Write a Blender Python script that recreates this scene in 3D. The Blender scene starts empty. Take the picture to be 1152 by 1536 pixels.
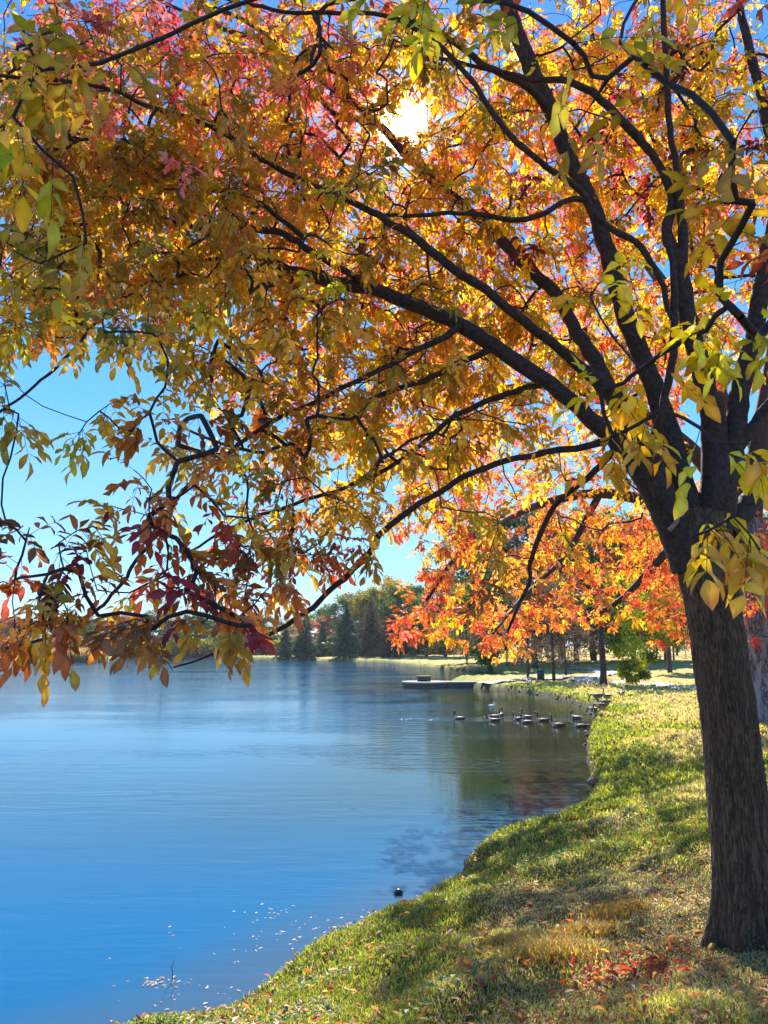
import bpy, math, random
import numpy as np
from mathutils import Vector
random.seed(7); RNG = np.random.default_rng(11)
C = bpy.context.scene.collection
# ------------------------------------------------------------------ camera
PITCH = math.radians(9.9); F = 1160.0; CAM = np.array([0, 0, 3.2])
cd = bpy.data.cameras.new('camera'); cam = bpy.data.objects.new('camera', cd); C.objects.link(cam)
cam.location = CAM; cam.rotation_euler = (math.pi/2 + PITCH, 0, 0)
cd.sensor_fit = 'VERTICAL'; cd.sensor_height = 36; cd.lens = 36*F/1536
cd.clip_start = 0.05; cd.clip_end = 6000
bpy.context.scene.camera = cam
FW = np.array([0, math.cos(PITCH), math.sin(PITCH)]); UP = np.array([0, -math.sin(PITCH), math.cos(PITCH)])
def ray(px, py):
    return np.array([(px-576)/F, 0, 0]) + FW + UP*((768-py)/F)
def P(px, py, Y):                       # world point on that ray at distance Y ahead
    d = ray(px, py); return CAM + d*(Y/d[1])
def G(px, py, z=0.0):                   # world point on that ray at height z
    d = ray(px, py); return CAM + d*((z-CAM[2])/d[2])
# ------------------------------------------------------------------ light
SUN = ray(600, 180); SUN = SUN/np.linalg.norm(SUN)
EL = math.asin(SUN[2]); AZ = math.atan2(SUN[0], SUN[1])
sc = bpy.context.scene
sc.view_settings.view_transform = 'Standard'; sc.view_settings.look = 'None'
sc.view_settings.exposure = 1.35; sc.view_settings.gamma = 1
sc.cycles.max_bounces = 8; sc.cycles.transparent_max_bounces = 8
sc.cycles.diffuse_bounces = 4; sc.cycles.glossy_bounces = 2; sc.cycles.transmission_bounces = 5
w = bpy.data.worlds.new('World'); sc.world = w; w.use_nodes = True
nt = w.node_tree; nt.nodes.clear()
sky = nt.nodes.new('ShaderNodeTexSky'); sky.sky_type = 'NISHITA'; sky.sun_disc = False
sky.sun_elevation = EL; sky.sun_rotation = AZ; sky.dust_density = 0.15; sky.air_density = 1.0; sky.ozone_density = 2.5
hs = nt.nodes.new('ShaderNodeHueSaturation'); hs.inputs['Saturation'].default_value = 1.22; hs.inputs['Value'].default_value = 1.0
bg = nt.nodes.new('ShaderNodeBackground'); bg.inputs[1].default_value = 0.015
nt.links.new(sky.outputs[0], hs.inputs['Color']); nt.links.new(hs.outputs[0], bg.inputs[0])
# deep clear autumn blue, paler towards the horizon
tc0 = nt.nodes.new('ShaderNodeTexCoord'); sx0 = nt.nodes.new('ShaderNodeSeparateXYZ'); rp0 = nt.nodes.new('ShaderNodeValToRGB')
nt.links.new(tc0.outputs['Generated'], sx0.inputs[0]); nt.links.new(sx0.outputs[2], rp0.inputs[0])
for k, (ps, cc_) in enumerate([(0, (.46,.72,.90)), (.09, (.27,.60,.92)), (.30, (.10,.42,.92)), (.65, (.055,.27,.78)), (1, (.04,.2,.6))]):
    e = rp0.color_ramp.elements[k] if k < 2 else rp0.color_ramp.elements.new(ps)
    e.position = ps if k != 1 else .09; e.color = (*cc_, 1)
bg0 = nt.nodes.new('ShaderNodeBackground'); bg0.inputs[1].default_value = .46; nt.links.new(rp0.outputs[0], bg0.inputs[0])
sh0 = nt.nodes.new('ShaderNodeAddShader'); nt.links.new(bg.outputs[0], sh0.inputs[0]); nt.links.new(bg0.outputs[0], sh0.inputs[1])
# the bright air round the sun itself
tc = nt.nodes.new('ShaderNodeTexCoord'); dt = nt.nodes.new('ShaderNodeVectorMath'); dt.operation = 'DOT_PRODUCT'
dt.inputs[1].default_value = SUN; nt.links.new(tc.outputs['Generated'], dt.inputs[0])
def wpow(e, k):
    m = nt.nodes.new('ShaderNodeMath'); m.operation = 'POWER'; m.use_clamp = True; m.inputs[1].default_value = e
    nt.links.new(dt.outputs['Value'], m.inputs[0])
    n = nt.nodes.new('ShaderNodeMath'); n.operation = 'MULTIPLY'; n.inputs[1].default_value = k
    nt.links.new(m.outputs[0], n.inputs[0]); return n.outputs[0]
ad = nt.nodes.new('ShaderNodeMath'); ad.operation = 'ADD'
nt.links.new(wpow(5200, 14.0), ad.inputs[0]); nt.links.new(wpow(300, 0.2), ad.inputs[1])
b2 = nt.nodes.new('ShaderNodeBackground'); b2.inputs[0].default_value = (1, .95, .88, 1); nt.links.new(ad.outputs[0], b2.inputs[1])
sh = nt.nodes.new('ShaderNodeAddShader'); out = nt.nodes.new('ShaderNodeOutputWorld')
nt.links.new(sh0.outputs[0], sh.inputs[0]); nt.links.new(b2.outputs[0], sh.inputs[1]); nt.links.new(sh.outputs[0], out.inputs[0])
sl = bpy.data.lights.new('sun', 'SUN'); sl.energy = 5.0; sl.angle = math.radians(.55); sl.color = (1, .93, .82)
so = bpy.data.objects.new('sun', sl); C.objects.link(so)
so.rotation_euler = Vector(SUN).to_track_quat('Z', 'Y').to_euler()
# ------------------------------------------------------------------ helpers
def nrm(v):
    v = np.asarray(v, float); return v/np.maximum(np.linalg.norm(v, axis=-1, keepdims=True), 1e-9)
def tag(o, label=None, cat=None, group=None, kind=None):
    if label: o['label'] = label
    if cat: o['category'] = cat
    if group: o['group'] = group
    if kind: o['kind'] = kind
    return o
def thing(name, label, cat, loc=(0,0,0), rz=0, group=None):
    o = bpy.data.objects.new(name, None); C.objects.link(o); o.empty_display_size = .2
    o.location = loc; o.rotation_euler = (0, 0, rz); return tag(o, label, cat, group)
def build(name, V, FS, mats, parent=None, loc=(0,0,0), col=None, smooth=True, midx=None):
    """V (n,3); FS list of int arrays (k, nsides); col per-vertex rgb"""
    V = np.asarray(V, float) - np.asarray(loc, float)
    FS = [np.asarray(f, int) for f in FS if len(f)]
    me = bpy.data.meshes.new(name)
    me.vertices.add(len(V)); me.vertices.foreach_set('co', V.astype(np.float32).ravel())
    idx = np.concatenate([f.ravel() for f in FS]); cnt = np.concatenate([np.full(len(f), f.shape[1]) for f in FS])
    me.loops.add(len(idx)); me.loops.foreach_set('vertex_index', idx.astype(np.int32))
    st = np.concatenate([[0], np.cumsum(cnt)[:-1]])
    me.polygons.add(len(cnt)); me.polygons.foreach_set('loop_start', st.astype(np.int32))
    if smooth: me.polygons.foreach_set('use_smooth', np.ones(len(cnt), bool))
    if not isinstance(mats, (list, tuple)): mats = [mats]
    for m in mats: me.materials.append(m)
    if midx is not None: me.polygons.foreach_set('material_index', np.asarray(midx, np.int32))
    me.update(calc_edges=True); me.validate()
    if col is not None:
        a = me.color_attributes.new('Col', 'FLOAT_COLOR', 'POINT')
        c = np.ones((len(V), 4), np.float32); c[:, :3] = col; a.data.foreach_set('color', c.ravel())
    o = bpy.data.objects.new(name, me); C.objects.link(o)
    if parent is None: o.location = loc
    else: o.parent = parent
    return o
class MB:
    def __init__(s): s.V = []; s.T = []; s.Q = []; s.c = []; s.n = 0
    def add(s, V, Fc, col=(1,1,1)):
        V = np.asarray(V, float); Fc = np.asarray(Fc, int)
        (s.T if Fc.shape[1] == 3 else s.Q).append(Fc + s.n); s.V.append(V)
        s.c.append(np.broadcast_to(np.asarray(col, float), (len(V), 3))); s.n += len(V)
    def build(s, name, mat, parent=None, loc=(0,0,0), smooth=True, col=True):
        FS = [np.concatenate(x) for x in (s.T, s.Q) if x]
        return build(name, np.concatenate(s.V), FS, mat, parent, loc, np.concatenate(s.c) if col else None, smooth)
    def tube(s, pts, rad, k=8, col=(1,1,1), cap=True):
        pts = np.asarray(pts, float); rad = np.broadcast_to(np.asarray(rad, float), (len(pts),)); n = len(pts)
        t = nrm(np.gradient(pts, axis=0)); u = np.cross(t[0], [0.13, .31, .9])
        if np.linalg.norm(u) < .05: u = np.cross(t[0], [1, 0, 0])
        u = nrm(u); a = np.arange(k)*2*math.pi/k; V = []
        for i in range(n):
            u = nrm(u - t[i]*np.dot(u, t[i])); v = np.cross(t[i], u)
            V.append(pts[i] + rad[i]*(np.cos(a)[:, None]*u + np.sin(a)[:, None]*v))
        V = np.concatenate(V); i, j = np.meshgrid(np.arange(n-1), np.arange(k), indexing='ij'); j2 = (j+1) % k
        Q = np.stack([i*k+j, i*k+j2, (i+1)*k+j2, (i+1)*k+j], -1).reshape(-1, 4)
        s.add(V, Q, col)
        if cap:
            for e, b in ((0, 0), (n-1, 1)):
                c = np.concatenate([[pts[e]], V[e*k:e*k+k]]); jj = np.arange(k)
                T = np.stack([np.zeros(k, int), 1+(jj if b else (jj+1) % k), 1+((jj+1) % k if b else jj)], -1); s.add(c, T, col)
    def box(s, c, size, rz=0, col=(1,1,1), bev=0.0):
        x, y, z = np.asarray(size)/2.0
        b = min(bev, x*.9, y*.9, z*.9)
        if b <= 0:
            V = np.array([[a*x, q*y, r*z] for r in (-1,1) for q in (-1,1) for a in (-1,1)])
            Q = [[0,2,3,1],[4,5,7,6],[0,1,5,4],[2,6,7,3],[0,4,6,2],[1,3,7,5]]
            V = V@np.array([[math.cos(rz), math.sin(rz), 0],[-math.sin(rz), math.cos(rz), 0],[0,0,1]]) + c
            s.add(V, Q, col); return
        ring = []                       # chamfered outline, lofted
        for (zz, ins) in ((-z, b), (-z+b, 0), (z-b, 0), (z, b)):
            X, Y = x-ins, y-ins; e = b
            ring.append([[X-e,-Y,zz],[X,-Y+e,zz],[X,Y-e,zz],[X-e,Y,zz],[-X+e,Y,zz],[-X,Y-e,zz],[-X,-Y+e,zz],[-X+e,-Y,zz]])
        V = np.array(ring).reshape(-1, 3)
        V = V@np.array([[math.cos(rz), math.sin(rz), 0],[-math.sin(rz), math.cos(rz), 0],[0,0,1]]) + c
        Q = [[i*8+j, i*8+(j+1)%8, i*8+8+(j+1)%8, i*8+8+j] for i in range(3) for j in range(8)]
        Q += [[24,25,26,27],[24,27,28,31],[28,29,30,31],[3,2,1,0],[7,4,3,0],[7,6,5,4]]
        s.add(V, Q, col)
def catmull(pts, n=6):
    pts = np.asarray(pts, float); Pp = np.concatenate([[2*pts[0]-pts[1]], pts, [2*pts[-1]-pts[-2]]]); o = []
    for i in range(1, len(Pp)-2):
        a, b, c, d = Pp[i-1:i+3]
        for t in np.linspace(0, 1, n, endpoint=False):
            o.append(.5*((2*b)+(-a+c)*t+(2*a-5*b+4*c-d)*t*t+(-a+3*b-3*c+d)*t**3))
    o.append(pts[-1]); return np.array(o)
def h2(ix, iy, s=0):
    n = (ix*374761393 + iy*668265263 + s*974634777) & 0x7fffffff
    n = ((n ^ (n >> 13))*1274126177) & 0x7fffffff
    return ((n ^ (n >> 16)) & 0xffff)/65535.0
def vnoise(x, y, s=0):
    x = np.asarray(x, float); y = np.asarray(y, float)
    ix = np.floor(x).astype(np.int64); iy = np.floor(y).astype(np.int64); fx = x-ix; fy = y-iy
    fx = fx*fx*(3-2*fx); fy = fy*fy*(3-2*fy)
    return (h2(ix,iy,s)*(1-fx)+h2(ix+1,iy,s)*fx)*(1-fy)+(h2(ix,iy+1,s)*(1-fx)+h2(ix+1,iy+1,s)*fx)*fy
def fbm(x, y, s=0, o=4):
    r = 0; a = .5
    for i in range(o): r = r+a*vnoise(x*2**i+7.3*i, y*2**i-3.1*i, s+i); a /= 2
    return r
def ss(a, b, x):
    t = np.clip((x-a)/(b-a), 0, 1); return t*t*(3-2*t)
# ------------------------------------------------------------------ materials
def mat(name):
    m = bpy.data.materials.new(name); m.use_nodes = True; n = m.node_tree
    return m, n, n.nodes['Principled BSDF'], n.nodes['Material Output']
def nd(n, t, **k):
    x = n.nodes.new(t)
    for a, b in k.items():
        if a in x.inputs.keys(): x.inputs[a].default_value = b
        else: setattr(x, a, b)
    return x
def plain(name, c, rough=.7, noise=.25, scale=20, metal=0, bump=.1):
    m, n, p, o = mat(name); tc = nd(n, 'ShaderNodeTexCoord'); nz = nd(n, 'ShaderNodeTexNoise', Scale=scale, Detail=6)
    n.links.new(tc.outputs['Object'], nz.inputs['Vector'])
    r = nd(n, 'ShaderNodeMapRange'); r.inputs[1].default_value = .3; r.inputs[2].default_value = .7
    r.inputs[3].default_value = 1-noise; r.inputs[4].default_value = 1+noise*.6; n.links.new(nz.outputs[0], r.inputs[0])
    mx = nd(n, 'ShaderNodeVectorMath', operation='SCALE'); mx.inputs[0].default_value = c
    n.links.new(r.outputs[0], mx.inputs['Scale']); n.links.new(mx.outputs[0], p.inputs['Base Color'])
    p.inputs['Roughness'].default_value = rough; p.inputs['Metallic'].default_value = metal
    if bump:
        b = nd(n, 'ShaderNodeBump', Strength=bump, Distance=.02); n.links.new(nz.outputs[0], b.inputs['Height']); n.links.new(b.outputs[0], p.inputs['Normal'])
    return m
def leafmat(name, trans=.5, gloss=.06, gain=1.0, tsat=1.15):
    m, n, p, o = mat(name); n.nodes.remove(p)
    at = nd(n, 'ShaderNodeVertexColor', layer_name='Col'); tc = nd(n, 'ShaderNodeTexCoord')
    nz = nd(n, 'ShaderNodeTexNoise', Scale=14.0, Detail=3); n.links.new(tc.outputs['Object'], nz.inputs['Vector'])
    r = nd(n, 'ShaderNodeMapRange'); r.inputs[1].default_value=.3; r.inputs[2].default_value=.7; r.inputs[3].default_value=.8*gain; r.inputs[4].default_value=1.15*gain
    n.links.new(nz.outputs[0], r.inputs[0]); sc_ = nd(n, 'ShaderNodeVectorMath', operation='SCALE')
    n.links.new(at.outputs[0], sc_.inputs[0]); n.links.new(r.outputs[0], sc_.inputs['Scale'])
    hs = nd(n, 'ShaderNodeHueSaturation', Saturation=tsat, Value=1.25); n.links.new(sc_.outputs[0], hs.inputs['Color'])
    d = nd(n, 'ShaderNodeBsdfDiffuse'); t = nd(n, 'ShaderNodeBsdfTranslucent'); g = nd(n, 'ShaderNodeBsdfGlossy', Roughness=.45)
    n.links.new(sc_.outputs[0], d.inputs[0]); n.links.new(hs.outputs[0], t.inputs[0])
    a = nd(n, 'ShaderNodeMixShader'); a.inputs[0].default_value = trans; n.links.new(d.outputs[0], a.inputs[1]); n.links.new(t.outputs[0], a.inputs[2])
    b = nd(n, 'ShaderNodeMixShader'); b.inputs[0].default_value = gloss; n.links.new(a.outputs[0], b.inputs[1]); n.links.new(g.outputs[0], b.inputs[2])
    n.links.new(b.outputs[0], o.inputs[0]); return m
def barkmat(name, dark, light, sxy=16, sz=3.2, dist=.03, pale=None, ridge=False):
    m, n, p, o = mat(name); tc = nd(n, 'ShaderNodeTexCoord')
    nz = nd(n, 'ShaderNodeTexNoise', Scale=5.0, Detail=4); n.links.new(tc.outputs['Object'], nz.inputs['Vector'])
    mp = nd(n, 'ShaderNodeMapping'); mp.inputs['Scale'].default_value = (sxy, sxy, sz); n.links.new(tc.outputs['Object'], mp.inputs[0])
    off = nd(n, 'ShaderNodeVectorMath', operation='MULTIPLY_ADD'); off.inputs[1].default_value = (1.6, 1.6, 1.6)
    n.links.new(nz.outputs['Color'], off.inputs[0]); n.links.new(mp.outputs[0], off.inputs[2])
    vo = nd(n, 'ShaderNodeTexVoronoi', feature='DISTANCE_TO_EDGE', Scale=1.0, Randomness=1.0); n.links.new(off.outputs[0], vo.inputs['Vector'])
    vr = nd(n, 'ShaderNodeMapRange'); vr.inputs[1].default_value = .02; vr.inputs[2].default_value = .32
    if ridge: vr.inputs[1].default_value = .0; vr.inputs[2].default_value = .2; vr.inputs[3].default_value = 1; vr.inputs[4].default_value = .12
    n.links.new(vo.outputs[0], vr.inputs[0])
    fn = nd(n, 'ShaderNodeTexNoise', Scale=1.0, Detail=8, Roughness=.7)
    mp2 = nd(n, 'ShaderNodeMapping'); mp2.inputs['Scale'].default_value = (60, 60, 22); n.links.new(tc.outputs['Object'], mp2.inputs[0]); n.links.new(mp2.outputs[0], fn.inputs['Vector'])
    mul = nd(n, 'ShaderNodeMath', operation='MULTIPLY'); n.links.new(vr.outputs[0], mul.inputs[0]); n.links.new(fn.outputs[0], mul.inputs[1])
    if ridge:                           # long irregular furrows laid over the cells
        m4 = nd(n, 'ShaderNodeMapping'); m4.inputs['Scale'].default_value = (34, 34, 3.6); n.links.new(tc.outputs['Object'], m4.inputs[0])
        fz = nd(n, 'ShaderNodeTexNoise', Scale=1.0, Detail=5, Roughness=.62, Distortion=.9); n.links.new(m4.outputs[0], fz.inputs['Vector'])
        sb = nd(n, 'ShaderNodeMath', operation='SUBTRACT'); sb.inputs[1].default_value = .5; n.links.new(fz.outputs[0], sb.inputs[0])
        ab = nd(n, 'ShaderNodeMath', operation='ABSOLUTE'); n.links.new(sb.outputs[0], ab.inputs[0])
        fr_ = nd(n, 'ShaderNodeMapRange'); fr_.inputs[1].default_value = 0; fr_.inputs[2].default_value = .09; fr_.inputs[3].default_value = .05; fr_.inputs[4].default_value = 1; n.links.new(ab.outputs[0], fr_.inputs[0])
        h_ = nd(n, 'ShaderNodeMath', operation='MULTIPLY_ADD'); h_.inputs[1].default_value = .35; n.links.new(mul.outputs[0], h_.inputs[0])
        f2 = nd(n, 'ShaderNodeMath', operation='MULTIPLY'); n.links.new(fr_.outputs[0], f2.inputs[0]); n.links.new(fn.outputs[0], f2.inputs[1]); n.links.new(f2.outputs[0], h_.inputs[2]); mul = h_
    cr = nd(n, 'ShaderNodeValToRGB'); cr.color_ramp.elements[0].color = (*dark, 1); cr.color_ramp.elements[1].color = (*light, 1)
    cr.color_ramp.elements[0].position = .02; cr.color_ramp.elements[1].position = .62; n.links.new(mul.outputs[0], cr.inputs[0]); last = cr.outputs[0]
    if pale:
        n2 = nd(n, 'ShaderNodeTexNoise', Scale=1.0, Detail=5); m3 = nd(n, 'ShaderNodeMapping'); m3.inputs['Scale'].default_value = (5, 5, 1.2)
        n.links.new(tc.outputs['Object'], m3.inputs[0]); n.links.new(m3.outputs[0], n2.inputs['Vector'])
        r2 = nd(n, 'ShaderNodeMapRange'); r2.inputs[1].default_value=.47; r2.inputs[2].default_value=.6; n.links.new(n2.outputs[0], r2.inputs[0])
        mx = nd(n, 'ShaderNodeMix', data_type='RGBA'); n.links.new(r2.outputs[0], mx.inputs[0]); n.links.new(last, mx.inputs[6]); mx.inputs[7].default_value = (*pale, 1); last = mx.outputs[2]
    n.links.new(last, p.inputs['Base Color']); p.inputs['Roughness'].default_value = .85
    b = nd(n, 'ShaderNodeBump', Strength=1.0, Distance=dist); n.links.new(mul.outputs[0], b.inputs['Height']); n.links.new(b.outputs[0], p.inputs['Normal'])
    return m
M_leaf = leafmat('ash_leaf', .62, .05, 1.25, 1.03); M_far = leafmat('far_leaf', .4, .02)
M_grass = leafmat('grass_blade', .5, .04, 1.2, tsat=1.1)
M_bark = barkmat('ash_bark', (.014,.009,.007), (.19,.10,.05), 40, 9, .014, None, True)
M_limb = plain('ash_limb_bark', (.050,.027,.021), .85, .7, 28, bump=.5)
M_twig = plain('twig_bark', (.035,.02,.02), .8, .4, 30)
M_grey = barkmat('grey_bark', (.05,.045,.05), (.3,.29,.3), 14, 3, .03, (.24,.26,.30))
M_fbark = plain('far_bark', (.07,.05,.045), .9, .5, 6)
# ------------------------------------------------------------------ shoreline and ground height
SH_PX = [(292,1536),(340,1501),(408,1464),(468,1430),(530,1398),(590,1368),(650,1340),(700,1318),(708,1303),(712,1284),(745,1264),(790,1249),(840,1230),(876,1210),
 (888,1182),(884,1150),(880,1118),(884,1100),(896,1086),(892,1074),(880,1064),(862,1056),(840,1050),(815,1044),(780,1038),(740,1034),(700,1031),(680,1030),(676,1026),(690,1020),
 (735,1018),(764,1015),(740,1011),(700,1007),(660,1003),(620,999.5),(595,996.5),(583,993.5),(560,992.5),(520,991.5),(480,990.5),(430,989),(400,987.5),(360,986.3),
 (300,985.3),(240,985),(190,986),(172,988),(160,991),(120,992.5),(85,993),(60,991),(0,990),(-200,991),(-500,994)]
_s = [G(a, b)[:2] for a, b in SH_PX]
SHORE = np.array([(-40,-25),(-14,-3),(-5.4,4.3)] + [tuple(p) for p in _s] + [(-330,60),(-330,-25)])
_cs = catmull(np.c_[SHORE[2:-4], np.zeros(len(SHORE)-6)], 4)[:, :2]
_j = (vnoise(_cs[:,0]*1.3, _cs[:,1]*1.3, 5)-.5)*.35*ss(2, 8, _cs[:,1])
_cs = _cs + np.c_[_j, _j*.3]
POLY = np.concatenate([SHORE[:2], _cs, SHORE[-4:]])
def sdist(x, y):                       # >0 on land, <0 on the lake
    x = np.atleast_1d(np.asarray(x, float)); y = np.atleast_1d(np.asarray(y, float)); res = np.empty(x.shape)
    A = POLY; B = np.roll(POLY, -1, 0); E = B-A; L = (E**2).sum(1)
    xf, yf, rf = x.ravel(), y.ravel(), np.empty(x.size)
    for k in range(0, x.size, 20000):
        px = xf[k:k+20000, None]; py = yf[k:k+20000, None]
        t = np.clip(((px-A[:,0])*E[:,0]+(py-A[:,1])*E[:,1])/L, 0, 1)
        d = np.sqrt(((px-A[:,0]-t*E[:,0])**2+(py-A[:,1]-t*E[:,1])**2).min(1))
        c = ((A[:,1] > py) != (B[:,1] > py)) & (px < E[:,0]*(py-A[:,1])/np.where(E[:,1]==0, 1e-9, E[:,1])+A[:,0])
        rf[k:k+20000] = np.where(c.sum(1) % 2 == 1, -d, d)
    return rf.reshape(x.shape)
def gz(x, y, d=None):
    x = np.atleast_1d(np.asarray(x, float)); y = np.atleast_1d(np.asarray(y, float))
    if d is None: d = sdist(x, y)
    r = np.hypot(x, y); wn = 1-ss(10, 34, r)
    lump = (fbm(x*.9, y*.9, 3)-.47)*.16*ss(.0, 1.5, d)*(.4+.6*wn) + (fbm(x*3.1, y*3.1, 9)-.47)*.05*wn*ss(0, .4, d)
    edge = (vnoise(x*1.7, y*1.7, 21)*.30+.24)*(1-.5*wn)
    land = edge*ss(-.02, .22+.1*wn, d) + wn*1.5*(1-np.exp(-np.maximum(d-.2, 0)/4.2)) + (1-wn)*np.minimum(.028*np.maximum(d-.3,0), .75) + lump
    land = land + .6*ss(260, 420, r)
    lake = np.maximum(-.08+d*.25, -1.5)
    return np.where(d > 0, land, lake)
def gz1(x, y): return float(gz(x, y)[0])
def GP(px, py):                         # where that ray meets the ground
    d = ray(px, py); z = .8
    for _ in range(30):
        p = CAM + d*((z-CAM[2])/min(d[2], -1e-4)); z = .5*z+.5*gz1(p[0], p[1])
    return p
# ground: one polar sheet, finest near the camera
na, nr = 520, 620
th = np.concatenate([np.linspace(-math.pi, -.62, 60, endpoint=False), np.linspace(-.62, .62, na), np.linspace(.62, math.pi, 61)[1:-1]])
rr = np.concatenate([[.3], np.geomspace(.8, 3000, nr)])
TH, RR = np.meshgrid(th, rr, indexing='ij'); X = RR*np.sin(TH); Y = RR*np.cos(TH); D = sdist(X, Y); Z = gz(X, Y, D)
V = np.stack([X, Y, Z], -1).reshape(-1, 3); a, b = X.shape
i, j = np.meshgrid(np.arange(a), np.arange(b-1), indexing='ij'); i2 = (i+1) % a
Q = np.stack([i*b+j, i*b+j+1, i2*b+j+1, i2*b+j], -1).reshape(-1, 4)
V = np.concatenate([V, [[0, 0, gz1(0, 0)]]]); ii = np.arange(a); T = np.stack([np.full(a, len(V)-1), ii*b, ((ii+1) % a)*b], -1)
def patch(x, y):                        # 0 straw-dry .. 1 green
    d = sdist(x, y)
    g = fbm(x*.55, y*.3, 31)*1.1 + .3*np.exp(-((y-17)/5.)**2)*np.exp(-np.maximum(d,0)/2.5) + .5*np.exp(-np.maximum(d, 0)/1.6) + (fbm(x*2.5, y*2.0, 37)-.45)*.5
    g = g - .22*ss(35,60,np.hypot(x, y))*ss(2,5,d)
    return np.clip((g-.40)*2.0, 0, 1)
def groundcol(x, y):
    g = patch(x, y)[:, None]; n = fbm(x*4, y*4, 51)[:, None]
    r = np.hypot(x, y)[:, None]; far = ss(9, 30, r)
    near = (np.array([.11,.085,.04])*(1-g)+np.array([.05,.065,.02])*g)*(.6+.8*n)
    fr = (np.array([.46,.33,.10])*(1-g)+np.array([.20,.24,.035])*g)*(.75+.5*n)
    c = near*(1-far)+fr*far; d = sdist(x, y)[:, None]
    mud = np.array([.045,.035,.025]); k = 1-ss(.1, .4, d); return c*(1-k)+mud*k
m, n, p, o = mat('turf_soil'); at = nd(n, 'ShaderNodeVertexColor', layer_name='Col'); tcn = nd(n, 'ShaderNodeTexCoord')
nz = nd(n, 'ShaderNodeTexNoise', Scale=9.0, Detail=8, Roughness=.7); n.links.new(tcn.outputs['Object'], nz.inputs['Vector'])
rg = nd(n, 'ShaderNodeMapRange'); rg.inputs[1].default_value=.3; rg.inputs[2].default_value=.7; rg.inputs[3].default_value=.6; rg.inputs[4].default_value=1.4; n.links.new(nz.outputs[0], rg.inputs[0])
vm = nd(n, 'ShaderNodeVectorMath', operation='SCALE'); n.links.new(at.outputs[0], vm.inputs[0]); n.links.new(rg.outputs[0], vm.inputs['Scale'])
n.links.new(vm.outputs[0], p.inputs['Base Color']); p.inputs['Roughness'].default_value = .95; p.inputs['Specular IOR Level'].default_value = .1
bp = nd(n, 'ShaderNodeBump', Strength=.6, Distance=.05); n.links.new(nz.outputs[0], bp.inputs['Height']); n.links.new(bp.outputs[0], p.inputs['Normal'])
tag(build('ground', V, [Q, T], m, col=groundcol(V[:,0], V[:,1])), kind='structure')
# water
m, n, p, o = mat('lake_water'); geo = nd(n, 'ShaderNodeNewGeometry')
def wn_(sx, sy, det, dst):
    mp = nd(n, 'ShaderNodeMapping'); mp.inputs['Scale'].default_value = (sx, sy, 1); mp.inputs['Rotation'].default_value = (0, 0, .12)
    z = nd(n, 'ShaderNodeTexNoise', Scale=1.0, Detail=det, Roughness=.55); n.links.new(geo.outputs['Position'], mp.inputs[0]); n.links.new(mp.outputs[0], z.inputs['Vector'])
    return z.outputs[0], dst
h1, _ = wn_(.55, 2.2, 3, 0); hh2, _ = wn_(2.2, 7.5, 3, 0); h3, _ = wn_(.07, .16, 3, 0)
mr = nd(n, 'ShaderNodeMapRange'); mr.inputs[1].default_value=.42; mr.inputs[2].default_value=.62; mr.inputs[3].default_value=.24; mr.inputs[4].default_value=1.0; n.links.new(h3, mr.inputs[0])
wy=G(760,1080)[1]; sp_=nd(n,'ShaderNodeSeparateXYZ'); n.links.new(geo.outputs['Position'],sp_.inputs[0])
def band(sock,a,b,c,d):
    r1=nd(n,'ShaderNodeMapRange',interpolation_type='SMOOTHSTEP'); r1.inputs[1].default_value=a; r1.inputs[2].default_value=b; n.links.new(sock,r1.inputs[0])
    r2=nd(n,'ShaderNodeMapRange',interpolation_type='SMOOTHSTEP'); r2.inputs[1].default_value=c; r2.inputs[2].default_value=d; r2.inputs[3].default_value=1; r2.inputs[4].default_value=0; n.links.new(sock,r2.inputs[0])
    m_=nd(n,'ShaderNodeMath',operation='MULTIPLY'); n.links.new(r1.outputs[0],m_.inputs[0]); n.links.new(r2.outputs[0],m_.inputs[1]); return m_.outputs[0]
wk=nd(n,'ShaderNodeMath',operation='MULTIPLY'); n.links.new(band(sp_.outputs[0],-2,3,8.5,9.5),wk.inputs[0]); n.links.new(band(sp_.outputs[1],wy-1.1,wy-.2,wy+.3,wy+2.2),wk.inputs[1])
ma = nd(n, 'ShaderNodeMath', operation='MULTIPLY_ADD'); n.links.new(hh2, ma.inputs[0]); ma.inputs[1].default_value = .35; n.links.new(h1, ma.inputs[2])
bp = nd(n, 'ShaderNodeBump', Distance=.025); n.links.new(ma.outputs[0], bp.inputs['Height']); wa=nd(n,'ShaderNodeMath',operation='MULTIPLY_ADD'); wa.inputs[1].default_value=2.6; n.links.new(wk.outputs[0],wa.inputs[0]); n.links.new(mr.outputs[0],wa.inputs[2]); cal=nd(n,'ShaderNodeMapRange'); cal.inputs[1].default_value=7; cal.inputs[2].default_value=90; cal.inputs[3].default_value=.75; cal.inputs[4].default_value=2.2; n.links.new(sp_.outputs[1],cal.inputs[0]); cm=nd(n,'ShaderNodeMath',operation='MULTIPLY'); n.links.new(wa.outputs[0],cm.inputs[0]); n.links.new(cal.outputs[0],cm.inputs[1]); n.links.new(cm.outputs[0], bp.inputs['Strength'])
df = nd(n, 'ShaderNodeBsdfDiffuse'); df.inputs[0].default_value = (.008, .05, .11, 1)
wcn = nd(n, 'ShaderNodeVertexColor', layer_name='Col'); n.links.new(wcn.outputs[0], df.inputs[0]); gl = nd(n, 'ShaderNodeBsdfGlossy', Roughness=.05); fr = nd(n, 'ShaderNodeFresnel', IOR=1.75)
for x in (gl, fr): n.links.new(bp.outputs[0], x.inputs['Normal'])
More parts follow.
